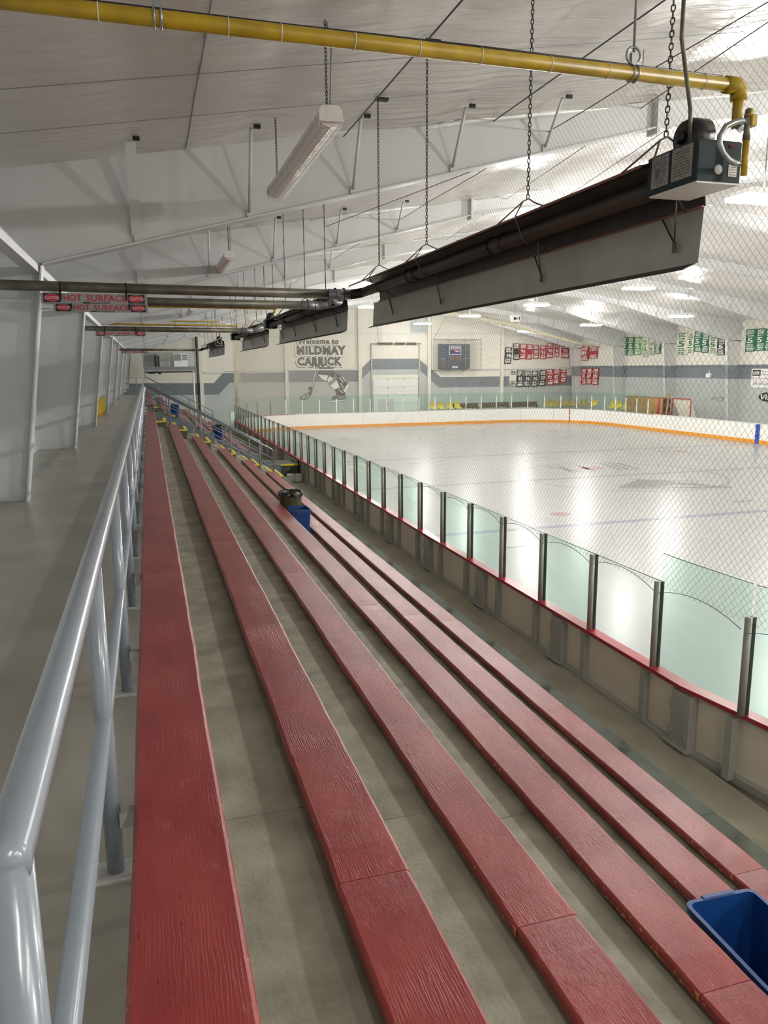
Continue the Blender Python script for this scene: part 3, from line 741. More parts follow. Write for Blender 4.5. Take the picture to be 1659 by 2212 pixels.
# small step plates with yellow corners in the far block
for k in range(6):
    t_ = MB().box((TF[k]+.02, 30.5+0.4*k, TZ[k+1]), (TF[k]+0.24, 31.3+0.4*k, TZ[k+1]+.18)).build('half_step', 'concrete_d', st)
    MB().box((TF[k]+.01, 30.48+0.4*k, TZ[k+1]+.15), (TF[k]+0.25, 30.6+0.4*k, TZ[k+1]+.186)).build('nosing_stripe', 'yellow_paint', t_)
def stair_rail(y, label, x1=3.42, lower=(0.3, 0.6), name='stair_handrail', step=0.83):
    t = thing(name, label, 'handrail', (0, y, 0), 'sloping stair handrails')
    sl = 0.554; zt = lambda x: H-0.44-sl*(x+0.1)
    pts = [(-0.12, 0, zt(-0.1)), (x1-.04, 0, zt(x1-.04)), (x1, 0, zt(x1)-.05), (x1, 0, zt(x1)-0.95)]
    MB().tube(pts, 0.024, 8).build('top_rail', 'handrail', t)
    for d in lower: MB().tube([(-0.12, 0, zt(-0.1)-d), (x1, 0, zt(x1)-d)], 0.016, 6).build('lower_rail', 'handrail', t)
    x = 0.53
    while x < x1-0.2:
        zl = [TZ[k] for k in range(7) if x < TF[k]][0]
        MB().tube([(x, 0, zt(x)), (x, 0, zl)], 0.024, 8).build('post', 'handrail', t); x += step
    return t
stair_rail(22.62, 'grey sloping handrail on the near side of the stairs', 3.42, (0.26, 0.52, 0.78))
stair_rail(25.1, 'grey sloping handrail on the far side of the stairs', 3.42, (0.26, 0.52, 0.78))
stair_rail(45.9, 'grey sloping handrail closing the far end of the stands', 3.5, (0.28, 0.56, 0.84))

# ---------------------------------------------------------------- walkway guard railing
gr = thing('guard_railing', 'blue-grey pipe guard railing along the raised walkway behind the top bench', 'railing')
XR = -0.172; ZR = H-0.5
MB().tube([(XR, 0.785, ZR-.005)]+[(XR, 0.80+i*2.0, ZR) for i in range(23)], 0.0265, 14).build('top_rail', 'rail', gr)
MB().tube([(XR, 0.80, H-0.945), (XR, 44.9, H-0.945)], 0.021, 12).build('middle_rail', 'rail', gr)
i = 0; y = 0.80
while y < 45:
    p = MB().tube([(XR, y, TZ[0]), (XR, y, ZR)], 0.0265 if i == 0 else 0.0245, 12).build('post', 'rail', gr)
    b = MB().bbox((XR-0.075, y-.05, TZ[0]), (XR+0.075, y+.05, TZ[0]+.01), 0.003)
    for sx in (-.055, .055):
        for sy in (-.032, .032): b.tube([(XR+sx, y+sy, TZ[0]+.01), (XR+sx, y+sy, TZ[0]+.028)], 0.007, 6)
    b.build('base_plate', 'board_steel', p)
    MB().box((XR+.02, y-.018, BTOP[0]-.09), (-0.08, y+.018, BTOP[0]-.045)).build('seat_bracket', 'board_steel', p)
    i += 1; y += 1.295
er = thing('end_railing', 'grey pipe railing closing the far end of the walkway', 'railing', (0, 45.1, 0))
for z in (0.93, 0.62, 0.31): MB().tube([(-1.9, 0, TZ[0]+z), (-0.15, 0, TZ[0]+z)], 0.02, 8).build('rail', 'rail', er)
for x in (-1.85, -0.62, -0.15): MB().tube([(x, 0, TZ[0]), (x, 0, TZ[0]+.95)], 0.022, 8).build('post', 'rail', er)

# ================================================================ HEATERS
def chain_mesh(p, q, big=True, link_l=0.034):
    """hanging chain between two points"""
    mb = MB(); a = Vector(p); b = Vector(q); d = b-a; L_ = d.length; t = d.normalized(); u = t.orthogonal().normalized(); v = t.cross(u)
    n = int(L_/(link_l*0.78))
    if not big:
        k = max(2, int(L_/0.12))
        pts = [a+d*(i/k) for i in range(k+1)]
        mb.tube(pts, [0.008 if i % 2 else 0.005 for i in range(k+1)], 5); return mb
    for i in range(n):
        c = a+t*((i+.5)*L_/n); s_ = u if i % 2 else v
        pts = []
        for j in range(8):
            ang = 2*math.pi*j/8
            pts.append(c+t*(link_l/2*math.cos(ang))+s_*(link_l*0.27*math.sin(ang)))
        mb.tube(pts, 0.0032, 4, 0, True, False, True)
    return mb
def heater(y0, y1, burner_near, label, pipe_y, group='tube heaters above the stands', detail=True, pz=H+0.81, hang=None):
    """reflector between y0 and y1; profile open towards the stands"""
    t = thing('tube_heater', label, 'heater', (0, y0, H), group)
    L_ = y1-y0
    P = [(2.25, .905), (2.45, .965), (2.60, .93), (2.63, .73), (2.60, .487), (2.53, .457)]
    T = 0.004
    def sheet(a, b, m, nm, ya=0, yb=L_):
        (x0, z0), (x1, z1) = a, b
        d = Vector((x1-x0, z1-z0)).normalized(); n = Vector((-d.y, d.x))*T
        return MB().prism([(x0, z0), (x1, z1), (x1+n.x, z1+n.y), (x0+n.x, z0+n.y)], 'y', ya, yb).build(nm, m, t)
    r = sheet(P[0], P[1], 'reflector_d', 'reflector'); sheet(P[1], P[2], 'reflector_d', 'reflector'); sheet(P[2], (2.62, .75), 'reflector_d', 'reflector')
    sheet((2.615, .745), P[4], 'reflector', 'side_shield', 0.0, L_+.25); sheet(P[4], P[5], 'reflector_d', 'shield_lip', 0.02, L_+.23)
    MB().tube([(2.605, -0.0, .747), (2.605, L_, .747)], 0.008, 6).build('edge_trim', 'edge_red', t)
    MB().tube([(2.25, 0, .905), (2.25, L_, .905)], 0.007, 6).build('edge_trim', 'edge_red', t)
    MB().tube([(2.40, 0.1, .835), (2.40, L_-.05, .835)], 0.052, 14).build('heat_tube', 'tube', t)
    for k in range(1, 3):
        yy = L_*k/3
        MB().tube([(2.40, yy-.12, .835), (2.40, yy+.12, .835)], 0.057, 14).build('tube_coupling', 'tube', t)
        for e in (-.1, .1): MB().torus((2.40, yy+e, .835), (1, 0, 0), (0, 0, 1), 0.06, 0.004, 16, 5).build('wire_clamp', 'black', t)
    # hanger wires
    n = 4 if L_ > 5 else 3
    for k in range(n):
        yy = hang[k]-y0 if hang else (0.35 if k == 0 else L_*k/(n-1)-(.45 if k == n-1 else 0))
        w_ = MB()
        w_.tube([(2.25, yy-.12, .915), (2.36, yy, 1.03), (2.40, yy, 1.05), (2.44, yy, 1.03), (2.60, yy-.12, .94)], 0.005, 5)
        w_.tube([(2.24, yy+.12, .905), (2.36, yy, 1.03)], 0.005, 5)
        w_.tube([(2.25, yy-.12, .905), (2.335, yy-.05, .80), (2.40, yy, .775), (2.47, yy, .79), (2.60, yy+.1, .74)], 0.005, 5)
        w_.tube([(2.47, yy, .79), (2.585, yy+.15, .60), (2.60, yy+.28, .74)], 0.005, 5)
        w_.box((2.58, yy+.14, .555), (2.592, yy+.16, .605))
        w_.build('wire_hanger', 'galv_d' if detail else 'black', t)
        zt = roof(2.4)-H-.05
        chain_mesh((2.40, yy+.01, 1.05), (2.40, yy+.01, zt), detail).build('hanging_chain', 'chain', t)
        if detail: MB().box((2.37, yy-.05, zt-.012), (2.50, yy+.02, zt+.01)).build('purlin_slot', 'black', t)
    # burner
    s = -1 if burner_near else 1; yb = 0.0 if burner_near else L_
    def yy(v): return yb+s*v
    def bx(a, b): return (min(a[0], b[0]), min(a[1], b[1]), min(a[2], b[2])), (max(a[0], b[0]), max(a[1], b[1]), max(a[2], b[2]))
    bo = MB().bbox(*bx((2.30, yy(-.02), .775), (2.53, yy(.33), .945)), 0.006).build('burner_box', 'burner', t)
    MB().box(*bx((2.305, yy(-.0), .768), (2.525, yy(.328), .775))).build('bottom_plate', 'white', bo)
    MB().box(*bx((2.296, yy(.02), .80), (2.30, yy(.14), .935))).build('label_plate', 'label', bo)
    MB().box(*bx((2.296, yy(.165), .80), (2.30, yy(.30), .935))).build('label_plate', 'label', bo)
    if detail:
        pr = MB()
        for q_ in range(9): pr.box((2.2945, yy(.04)-.0, .915-.012*q_), (2.296, yy(.125), .9165-.012*q_)) if s > 0 else pr.box((2.2945, yy(.125), .915-.012*q_), (2.296, yy(.04), .9162-.012*q_))
        for q_ in range(9): pr.box((2.2945, min(yy(.18), yy(.285)), .915-.012*q_), (2.296, max(yy(.18), yy(.285)), .9162-.012*q_))
        pr.build('label_print', 'ink', bo)['kind'] = 'stuff'
        f = yy(.331)
        ds = MB().tube([(2.41, f, .825), (2.41, f+s*.002, .825)], 0.02, 18).build('round_sticker', 'white', bo)
        MB().box(*bx((2.462, f, .80), (2.505, f+s*.0015, .868))).build('warning_label', 'white', bo)
        wl_ = MB()
        for q_ in range(6): wl_.box(*bx((2.466, f+s*.0016, .806+.0105*q_), (2.501, f+s*.002, .808+.0105*q_)))
        wl_.build('label_print', 'ink', bo)['kind'] = 'stuff'
        for xx in (2.463, 2.475): MB().tube([(xx, f, .922), (xx, f+s*.005, .922)], 0.0042, 8).build('indicator_light', 'sign_red', bo)
    # blower
    bl = MB()
    c = Vector((2.42, yy(.14), 1.0))
    bl.tube([c+Vector((-.055, 0, 0)), c+Vector((-.02, 0, 0)), c+Vector((.05, 0, 0))], [0.07, 0.085, 0.085], 20)
    bl.tube([c+Vector((-.08, 0, 0)), c+Vector((-.05, 0, 0))], 0.028, 14)
    bl.build('blower', 'black', t)
    MB().tube([c+Vector((.05, 0, .0)), c+Vector((.085, 0, 0))], 0.045, 18).build('blower_inlet', 'galv', t)
    # flexible conduit and valve
    fx = [(2.475, yy(.40), 1.0), (2.44, yy(.415), 1.0), (2.40, yy(.42), .988), (2.36, yy(.42), .97), (2.335, yy(.42), .93), (2.335, yy(.42), .90), (2.355, yy(.42), .867), (2.385, yy(.42), .842), (2.42, yy(.415), .832), (2.46, yy(.40), .835)]
    MB().tube([Vector(fx[0]).lerp(Vector(fx[1]), .0)]+fx, 0.0125, 10).build('flex_conduit', 'galv', t)
    MB().tube([(2.485, yy(.40), 0.79), (2.485, yy(.40), .93)], 0.014, 10).build('gas_valve_pipe', 'pipe_y', t)
    MB().tube([(2.485, yy(.40), .93), (2.485, yy(.40), .975), (2.485, yy(.40), 1.05)], [.017, .013, .013], 10).build('gas_cock', 'galv_d', t)
    MB().bbox(*bx((2.49, yy(.38), .985), (2.52, yy(.42), 1.03)), .004).build('gas_valve', 'pipe_y', t)
    MB().tube([(2.36, yy(.2), .94), (2.35, yy(.2), 1.1), (2.32, yy(.15), 1.4), (2.32, yy(.15), roof(2.3)-H-.06)], 0.009, 8).build('power_conduit', 'galv_d', t)
    # exhaust
    py = pipe_y-y0
    e = 0 if not burner_near else L_
    if detail or True:
        zz = pz-H
        se = 1 if burner_near else -1
        if burner_near:
            MB().tube([(2.40, L_-.08, .835), (2.38, py-.05, .83), (2.33, py, .82), (2.25, py, zz)], [0.052, .055, .055, .055], 14).build('elbow', 'black', t)
        else:
            MB().tube([(2.40, 0.1, .835), (2.42, 0.0, .85), (2.45, -.1, .88), (2.42, py, .86), (2.33, py, zz+.01), (2.22, py, zz)], [.052, .07, .085, .08, .055, .055], 14).build('elbow', 'galv', t)
        MB().tube([(2.25, py, zz), (2.0, py, zz+.002)], 0.056, 16).build('exhaust_collar', 'galv', t)
        for xx in (2.18, 2.08):
            q = MB(); q.torus((xx, py, zz), (0, 1, 0), (0, 0, 1), 0.057, 0.004, 18, 5); q.box((xx-.012, py-.01, zz+.052), (xx+.012, py+.01, zz+.07)); q.build('band_clamp', 'black', t)
        MB().tube([(2.02, py, zz), (0.5, py, zz+.012), (WL+.02, py, zz+.035)], 0.052, 18).build('exhaust_pipe', 'galv_d', t)
    return t
heater(3.28, 8.75, True, 'nearest grey tube heater with dark green burner box at its right end', 8.72, hang=(3.30, 4.69, 6.58, 8.03))
heater(10.25, 15.6, False, 'second tube heater, its flue elbow nearest the camera below the double sign', 10.3, detail=False)
heater(17.3, 22.1, False, 'third and smaller-looking tube heater over the stands', 17.2, detail=False, pz=H+.80)
heater(27.6, 34.4, True, 'farthest tube heater over the stands, in front of the end wall', 34.6, detail=False, pz=H+.78)

# yellow gas pipes
def gas(name_label, pts, r, bands=0, bandsegs=None):
    t = thing('gas_pipe', name_label, 'pipe', (0, 0, 0), 'yellow gas lines to the heaters')
    p = MB().tube(pts, r, 16).build('pipe_run', 'pipe_y', t)
    return t
g1 = gas('thick yellow gas pipe crossing the top of the view to the nearest burner', [(WL+.02, 3.2, H+1.262), (2.66, 3.2, H+1.262)], 0.0295)
g1m = MB()
MB().tube([(2.62, 3.2, H+1.262), (2.68, 3.2, H+1.262), (2.70, 3.2, H+1.24), (2.70, 3.2, H+1.20)], 0.038, 14).build('elbow', 'pipe_y', g1)
MB().tube([(2.70, 3.2, H+1.24), (2.70, 3.2, H+1.08)], 0.024, 14).build('drop_pipe', 'pipe_y', g1)
MB().tube([(2.70, 3.2, H+1.09), (2.70, 3.17, H+1.07), (2.64, 3.05, H+1.06), (2.56, 2.94, H+1.05), (2.50, 2.89, H+1.045)], 0.017, 12).build('union', 'galv', g1)
MB().tube([(2.50, 2.89, H+1.05), (2.485, 2.88, H+1.02)], 0.017, 10).build('drop_pipe', 'pipe_y', g1)
for x in (-.09, .37, .57, .86, 1.13, 1.40, 1.72, 2.0, 2.5): MB().torus((x, 3.2, H+1.262), (0, 1, 0), (0, 0, 1), 0.0305, 0.002, 20, 5).build('cable_tie', 'whitebox', g1)
MB().tube([(-1.9, 3.2, H+1.297), (0.6, 3.2, H+1.293), (1.4, 3.2, H+1.297), (2.6, 3.2, H+1.294)], 0.005, 6).build('black_cable', 'black', g1)
for x, m in ((0.115, 'galv'), (2.13, 'galv')):
    q = MB(); 
    for e in (-.012, .012): q.torus((x+e, 3.2, H+1.262), (0, 1, 0), (0, 0, 1), 0.033, 0.005, 20, 5)
    q.box((x-.014, 3.19, H+1.295), (x+.014, 3.21, H+1.345)); q.tube([(x, 3.2, H+1.345), (x, 3.2, roof(x)-.09)], 0.006, 8)
    q.build('pipe_hanger', m, g1)
q = MB().torus((2.13, 3.2, H+1.335), (1, 0, 0), (0, 0, 1), 0.035, 0.006, 18, 6).build('hanger_ring', 'galv', g1)
for lab, pts in (('second yellow gas pipe, dropping to the second heater burner', [(WL+.02, 16.45, H+1.24), (2.62, 16.45, H+1.22), (2.62, 16.2, H+1.18), (2.45, 16.05, H+.99)]),
                 ('third yellow gas pipe, running to the third heater burner', [(WL+.02, 22.5, H+1.2), (2.48, 22.5, H+1.18), (2.46, 22.45, H+.97)]),
                 ('highest and farthest yellow gas pipe with a long vertical drop', [(WL+.02, 27.25, H+1.56), (2.42, 27.25, H+1.56), (2.44, 27.25, H+1.0)])):
    gas(lab, [Vector(p) for p in pts], 0.026)

# HOT SURFACE signs
def hot_sign(y, x0, x1, z0, z1, pz, label, small=True):
    t = thing('hazard_sign', label, 'sign', (x0, y, z0), 'red and grey heat warning signs on the flues')
    W_, h = x1-x0, z1-z0
    MB().box((0, -.004, 0), (W_, 0.004, h)).build('sign_plate', 'sign_grey', t)
    f = y-.0045
    for a, b in ((0.025, 0.18), (0.815, 0.975)):
        MB().box((a*W_, -.006, .07*h), (b*W_, -.0042, .95*h)).build('black_patch', 'ink', t)
        cx = (a+b)/2*W_; rx = (b-a)/2*W_*.94; rz = h*.38
        for k_, (sc_, yy, m_) in enumerate(((1.0, -.0075, 'sign_red'),)):
            v = [(cx+rx*sc_*math.cos(i*math.pi/12), yy, h*.52+rz*sc_*math.sin(i*math.pi/12)) for i in range(24)]
            MB().add(v, [tuple(range(24))]).build('red_oval', m_, t)
        vo = []; 
        for i in range(25):
            an = i*math.pi/12
            vo += [(cx+rx*math.cos(an)*.93, -.0085, h*.52+rz*.9*math.sin(an)), (cx+rx*math.cos(an)*.99, -.0085, h*.52+rz*1.0*math.sin(an))]
        MB().add(vo, [(2*i, 2*i+1, 2*i+3, 2*i+2) for i in range(24)]).build('oval_outline', 'label', t)
        place_text('CAUTION', x0+cx-rx*.82, x0+cx+rx*.82, z0+h*.36, z0+h*.68, 'y', y-.0095, 'whitebox', t, 0.0)
    place_text('HOT', x0+.21*W_, x0+.375*W_, z0+.22*h, z0+.88*h, 'y', y-.006, 'sign_red', t, 0.012)
    place_text('SURFACE', x0+.42*W_, x0+.80*W_, z0+.22*h, z0+.86*h, 'y', y-.006, 'sign_red', t, 0.012)
    MB().box((.385*W_, -.0065, .0), (.64*W_, -.0042, .14*h)).build('black_strip', 'ink', t)
    place_text('PLUMBING & HEATING', x0+.45*W_, x0+.635*W_, z0+.03*h, z0+.11*h, 'y', y-.0075, 'whitebox', t)
    for xx in (.185, .80):
        q = MB(); c = (xx*W_, 0.03, pz-z0)
        q.tube([(c[0]-.0, -.012, .55*h), (c[0], -.03, h*1.0), (c[0], -.03, pz-z0), (c[0], .0, pz-z0+.055), (c[0], .04, pz-z0+.04)], 0.008, 4)
        v = MB()
        w2 = .02
        path = [(-.011, .35*h), (-.013, 1.0*h), (-.036, pz-z0-.02), (-.036, pz-z0+.025), (-.0, pz-z0+.058), (.045, pz-z0+.05), (.075, pz-z0)]
        vs = []; fs = []
        for (a, b) in path: vs += [(c[0]-w2/2, a, b), (c[0]+w2/2, a, b), (c[0]+w2/2, a+.003, b-.002), (c[0]-w2/2, a+.003, b-.002)]
        for i in range(len(path)-1):
            A = 4*i; B = A+4
            for j in range(4): fs.append((A+j, A+(j+1) % 4, B+(j+1) % 4, B+j))
        v.add(vs, fs); v.build('hanging_strap', 'black', t)
    return t
hot_sign(8.655, -.985, .045, H+.665, H+.765, H+.82, 'upper HOT SURFACE sign on the nearest flue pipe')
hot_sign(10.235, -1.03, .055, H+.685, H+.785, H+.82, 'lower HOT SURFACE sign, just behind and under the nearest one')
hot_sign(17.14, -.97, .02, H+.675, H+.772, H+.81, 'HOT SURFACE sign on the third flue pipe')
hot_sign(34.54, -1.0, .05, H+.65, H+.76, H+.79, 'tiny farthest HOT SURFACE sign before the end wall')

# ================================================================ LIGHTS
def strip_light(x, y0, y1, z, label, detail=True):
    t = thing('strip_light', label, 'light fixture', (x, y0, z), 'unlit strip lights over the stands')
    L_ = y1-y0
    MB().prism([(-.085, .0), (.085, .0), (.06, .075), (-.06, .075)], 'y', 0, L_).build('housing', 'whitebox', t)
    MB().prism([(-.08, 0), (-.055, -.05), (0, -.065), (.055, -.05), (.08, 0)], 'y', .02, L_-.02).build('diffuser', 'diff', t)
    for e in (0.0, L_): MB().prism([(-.088, -.03), (.088, -.03), (.088, .05), (.06, .08), (-.06, .08), (-.088, .05)], 'y', e-.01, e+.01).build('end_cap', 'whitebox', t)
    if detail:
        w_ = MB(); n = 44
        prof = [(-.1, .0), (-.085, -.065), (0, -.09), (.085, -.065), (.1, .0)]
        for i in range(n+1):
            yy = L_*i/n; w_.tube([(a, yy, b) for a, b in prof], 0.0022, 4, 0, True, False)
        for a, b in prof+[(-.045, -.08), (.045, -.08)]: w_.tube([(a, 0, b), (a, L_, b)], 0.0024, 4)
        w_.build('wire_guard', 'white', t)
    for yy in (.12, L_-.12):
        chain_mesh((0, yy, .08), (0, yy, roof(x)-z-.05), detail).build('hanging_chain', 'chain', t)
    MB().tube([(.02, .1, .08), (.03, .06, .5), (.01, .12, roof(x)-z-.06)], 0.006, 6).build('power_cord', 'grey', t)
    return t
strip_light(1.40, 5.9, 8.45, H+1.80, 'nearest unlit white strip light with wire guard and fused chains')
strip_light(1.40, 13.2, 15.7, H+1.80, 'second unlit white strip light, beyond the first roof frame', False)
strip_light(1.40, 24.0, 26.5, H+1.74, 'third unlit strip light, small above the third flue pipe', False)
strip_light(1.40, 33.0, 35.5, H+1.70, 'fourth and farthest unlit strip light over the stands', False)

def fill_strip(x, y, z, label):  # unseen strip lights, added only to fill the near stands
    t = thing('fill_strip_light', label, 'light fixture', (x, y, z), 'added fill strip lights behind the camera')
    MB().prism([(-.085, .0), (.085, .0), (.06, .075), (-.06, .075)], 'y', 0, 2.4).build('housing', 'whitebox', t)
    MB().prism([(-.08, 0), (-.055, -.05), (0, -.065), (.055, -.05), (.08, 0)], 'y', .02, 2.38).build('diffuser', 'lamp', t)
    for yy in (.12, 2.28): chain_mesh((0, yy, .08), (0, yy, roof(x)-z-.05), False).build('hanging_chain', 'chain', t)
    l = bpy.data.lights.new('fill_strip_glow', 'AREA'); l.shape = 'RECTANGLE'; l.size = .2; l.size_y = 2.3; l.energy = FILL_STRIP_W; l.color = LAMP_C
    lo = bpy.data.objects.new('fill_strip_glow', l); COL.objects.link(lo); lo.parent = t; lo.location = (0, 1.2, -.08)
for x, y in ((1.4, -3.6), (3.6, -3.6)): fill_strip(x, y, H+1.8, 'added fill strip light behind the camera, %s' % ('over the upper rows' if x < 2 else 'over the lower rows'))
def high_bay(x, y, z, label):
    t = thing('high_bay_light', label, 'light fixture', (x, y, z), 'lit high bay lights over the ice')
    MB().prism([(-.62, 0), (.62, 0), (.5, .10), (-.5, .10)], 'y', -.30, .30).build('housing', 'whitebox', t)
    MB().box((-.60, -.29, -.07), (.60, .29, 0)).build('lamp_lens', 'lamp', t)
    MB().tube([(-.0, 0, .1), (0, 0, roof(x)-z-.10)], 0.012, 6).build('drop_rod', 'cable', t)
    l = bpy.data.lights.new('lamp_light', 'AREA'); l.shape = 'RECTANGLE'; l.size = 1.15; l.size_y = .55; l.energy = LAMP_W; l.color = LAMP_C
    lo = bpy.data.objects.new('lamp_light', l); COL.objects.link(lo); lo.parent = t; lo.location = (0, 0, -.08)
    l2 = bpy.data.lights.new('lamp_uplight', 'AREA'); l2.shape = 'RECTANGLE'; l2.size = 1.0; l2.size_y = .5; l2.energy = LAMP_UP; l2.color = LAMP_C
    lo2 = bpy.data.objects.new('lamp_uplight', l2); COL.objects.link(lo2); lo2.parent = t; lo2.location = (0, 0, .12); lo2.rotation_euler = (math.pi, 0, 0)
    l3 = bpy.data.lights.new('lens_fill_light', 'POINT'); l3.shadow_soft_size = .12; l3.energy = LAMP_SIDE*(2.0 if x < 12 else 0.8); l3.color = LAMP_C  # added point light below the lens; left row stronger for the stands
    lo3 = bpy.data.objects.new('lens_fill_light', l3); COL.objects.link(lo3); lo3.parent = t; lo3.location = (0, 0, -.24)
    return t
HB = []
for i in range(7): HB.append((11.0, -5.2+8.7*i, H+3.0, 'left row'))
for i in range(7): HB.append((19.4, 1.9+8.7*i, H+3.1, 'middle row'))
for i in range(7): HB.append((27.05, .4+8.7*i, H+2.52, 'right row'))
for i, (x, y, z, r_) in enumerate(HB):
    k = [j for j, q in enumerate(HB) if q[3] == r_].index(i)
    high_bay(x, y, z, 'bright high bay light, %s over the ice, %s from the near end' % (r_, ords[k]))

# ================================================================ THINGS ON THE STANDS
def bin_mesh(w_, d_, h, taper=.85, th=.006):
    mb = MB()
    def ringr(x, y, z, r):
        o = []
        for cx, cy, a0 in ((x-r, y-r, 0), (-x+r, y-r, 90), (-x+r, -y+r, 180), (x-r, -y+r, 270)):
            for k in range(4): a = math.radians(a0+k*30); o.append((cx+r*math.cos(a), cy+r*math.sin(a), z))
        return o
    W2, D2 = w_/2, d_/2
    R = [ringr(W2*taper, D2*taper, 0, .03), ringr(W2, D2, h-.03, .035), ringr(W2+.012, D2+.012, h-.03, .04), ringr(W2+.012, D2+.012, h, .04), ringr(W2-th, D2-th, h, .03), ringr(W2*taper-th, D2*taper-th, .01, .025)]
    vs = [v for r in R for v in r]; n = 16; fs = []
    for k in range(len(R)-1):
        for j in range(n): fs.append((k*n+j, k*n+(j+1) % n, (k+1)*n+(j+1) % n, (k+1)*n+j))
    fs += [tuple(range(n-1, -1, -1)), tuple((len(R)-1)*n+j for j in range(n))]
    return mb.add(vs, fs)
def blue_box(x, y, z, label, rz=0, w_=.37, d_=.52, h=.41, bottles=True):
    t = thing('recycling_box', label, 'bin', (x, y, z), 'blue recycling boxes', rz)
    bin_mesh(w_, d_, h).build('box_body', 'blue_bin', t)
    for s in (-1, 1): MB().bbox((-.08, s*(d_/2+.012)-.012, h-.055), (.08, s*(d_/2+.012)+.012, h+.004), .003).build('handle', 'blue_bin', t)
    return t
zr5 = TZ[4]
blue_box(2.235, 2.16, zr5, 'blue recycling box at the lower right, between the fourth and fifth bench rows', math.radians(-2), .33, .52, .41)
for k, (bx_, by_, rr) in enumerate(((2.22, 2.12, 20), (2.25, 2.27, 75))):
    t = thing('drink_bottle', ['clear crumpled bottle lying in the near blue box', 'second clear bottle lying deeper in the near blue box'][k], 'bottle', (bx_, by_, zr5+.045), 'bottles in the blue box', math.radians(rr))
    MB().tube([(-.09, 0, 0), (-.07, 0, 0), (.03, 0, 0), (.06, 0, 0), (.085, 0, 0)], [.026, .032, .030, .018, .012], 12).build('bottle_body', 'label', t)
    MB().tube([(.085, 0, 0), (.1, 0, 0)], .014, 10).build('bottle_cap', 'white', t)
blue_box(2.25, 12.32, zr5, 'blue recycling box next to the olive waste bin halfway down the stands', 0, .33, .42, .41)
def waste_bin(x, y, z, label, m='olive', r=.19, h=.60, bag=True):
    t = thing('waste_bin', label, 'bin', (x, y, z), 'round waste bins')
    MB().lathe((0, 0, 0), [(.01, .0), (r*.8, 0), (r*.82, .02), (r*.98, h-.04), (r*1.03, h-.04), (r*1.03, h), (r*.96, h), (r*.8, .05), (.01, .04)], 24, 0, True).build('bin_body', m, t)
    if bag:
        prof = [(r*.78, h-.18), (r*.9, h-.03), (r*1.0, h+.02), (r*1.07, h+.012), (r*1.09, h-.03), (r*1.08, h-.065)]
        mb = MB(); n = 36; vs = []
        for k, (rr, zz) in enumerate(prof):
            for i in range(n):
                a = 2*math.pi*i/n; j = .012*math.sin(i*5.1+k*.8)+.008*math.sin(i*2.3-k)
                vs.append(((rr+j)*math.cos(a), (rr+j)*math.sin(a), zz+(.02*math.sin(i*1.9+1) if k > 3 else .008*math.sin(i*2.7))))
        fs = [(k*n+i, k*n+(i+1) % n, (k+1)*n+(i+1) % n, (k+1)*n+i) for k in range(len(prof)-1) for i in range(n)]
        mb.add(vs, fs, 0, True)
        mb.build('bin_liner', 'bag', t)
    MB().tube([(-r*1.0, -.06, h-.14), (-r*1.03, 0, h-.13), (-r*1.0, .06, h-.14)], .012, 8).build('handle', m, t)
    return t
waste_bin(2.215, 12.85, zr5, 'olive round waste bin with black bag between the fourth and fifth bench rows')
waste_bin(0.93, 33.0, TZ[2], 'blue round bin in the far bench block, behind the first handrail', 'blue_bin', .24, .52, False)
waste_bin(2.45, 29.8, TZ[5]+.36, 'dark bag-lined blue bin low in the far bench block', 'blue_bin', .24, .55, True)
for k, (x, y, lab) in enumerate(((4.40, 25.45, 'white upturned bucket nearer the terrace by the boards gate'), (4.66, 25.35, 'white upturned bucket nearest the boards gate'))):
    t = thing('upturned_bucket', lab, 'bucket', (x, y, .39), 'white buckets by the gate')
    MB().lathe((0, 0, 0), [(.15, 0), (.155, .02), (.15, .03), (.13, .24), (.12, .25), (.001, .25)], 20).build('bucket_body', 'whitebox', t)
# yellow stack of seats on the walkway
def seat_shell(t, ox=0, oz=0, m='yellow'):
    mb = MB(); n = 9; k_ = 11; vs = []
    path = [(-.20, .40), (-.215, .33), (-.20, .2), (-.17, .08), (-.10, .02), (0, 0), (.1, .005), (.18, .02), (.215, .0), (.225, -.03)]
    for (py, pz) in path:
        wd = .2 if pz < .25 else .2-(pz-.25)*.35
        for i in range(n):
            u = -1+2*i/(n-1); vs.append((u*wd, py+.03*u*u, pz+oz+.025*u*u))
    fs = [(k*n+i, k*n+i+1, (k+1)*n+i+1, (k+1)*n+i) for k in range(len(path)-1) for i in range(n-1)]
    b = len(vs); vs2 = [(v[0], v[1]+.004, v[2]-.008) for v in vs]
    fs2 = [tuple(b+i for i in reversed(f)) for f in fs]
    mb.add(vs+vs2, fs+fs2, 0, True); 
    return mb.build('seat_shell', m, t)
t = thing('stadium_seat', 'upper yellow plastic seat leaning behind a walkway column', 'seat', (-1.56, 26.1, 2.78), 'loose yellow seats', math.radians(170)); seat_shell(t).scale = (.9, .9, 1.2)
t = thing('stadium_seat', 'yellow plastic seat in front of its twin by the walkway column', 'seat', (-1.58, 25.5, 2.78), 'loose yellow seats', math.radians(175)); seat_shell(t).scale = (.9, .9, 1.0)
# white leaning panel beyond the stands
t = thing('white_panel', 'white panel standing by the end of the near boards', 'panel', (4.9, 50.0, .385)); MB().box((0, 0, 0), (.42, .05, 1.02)).build('panel_face', 'white', t); MB().box((-.02, -.02, 0), (0.0, .07, 1.04)).build('panel_edge', 'wood_d', t)

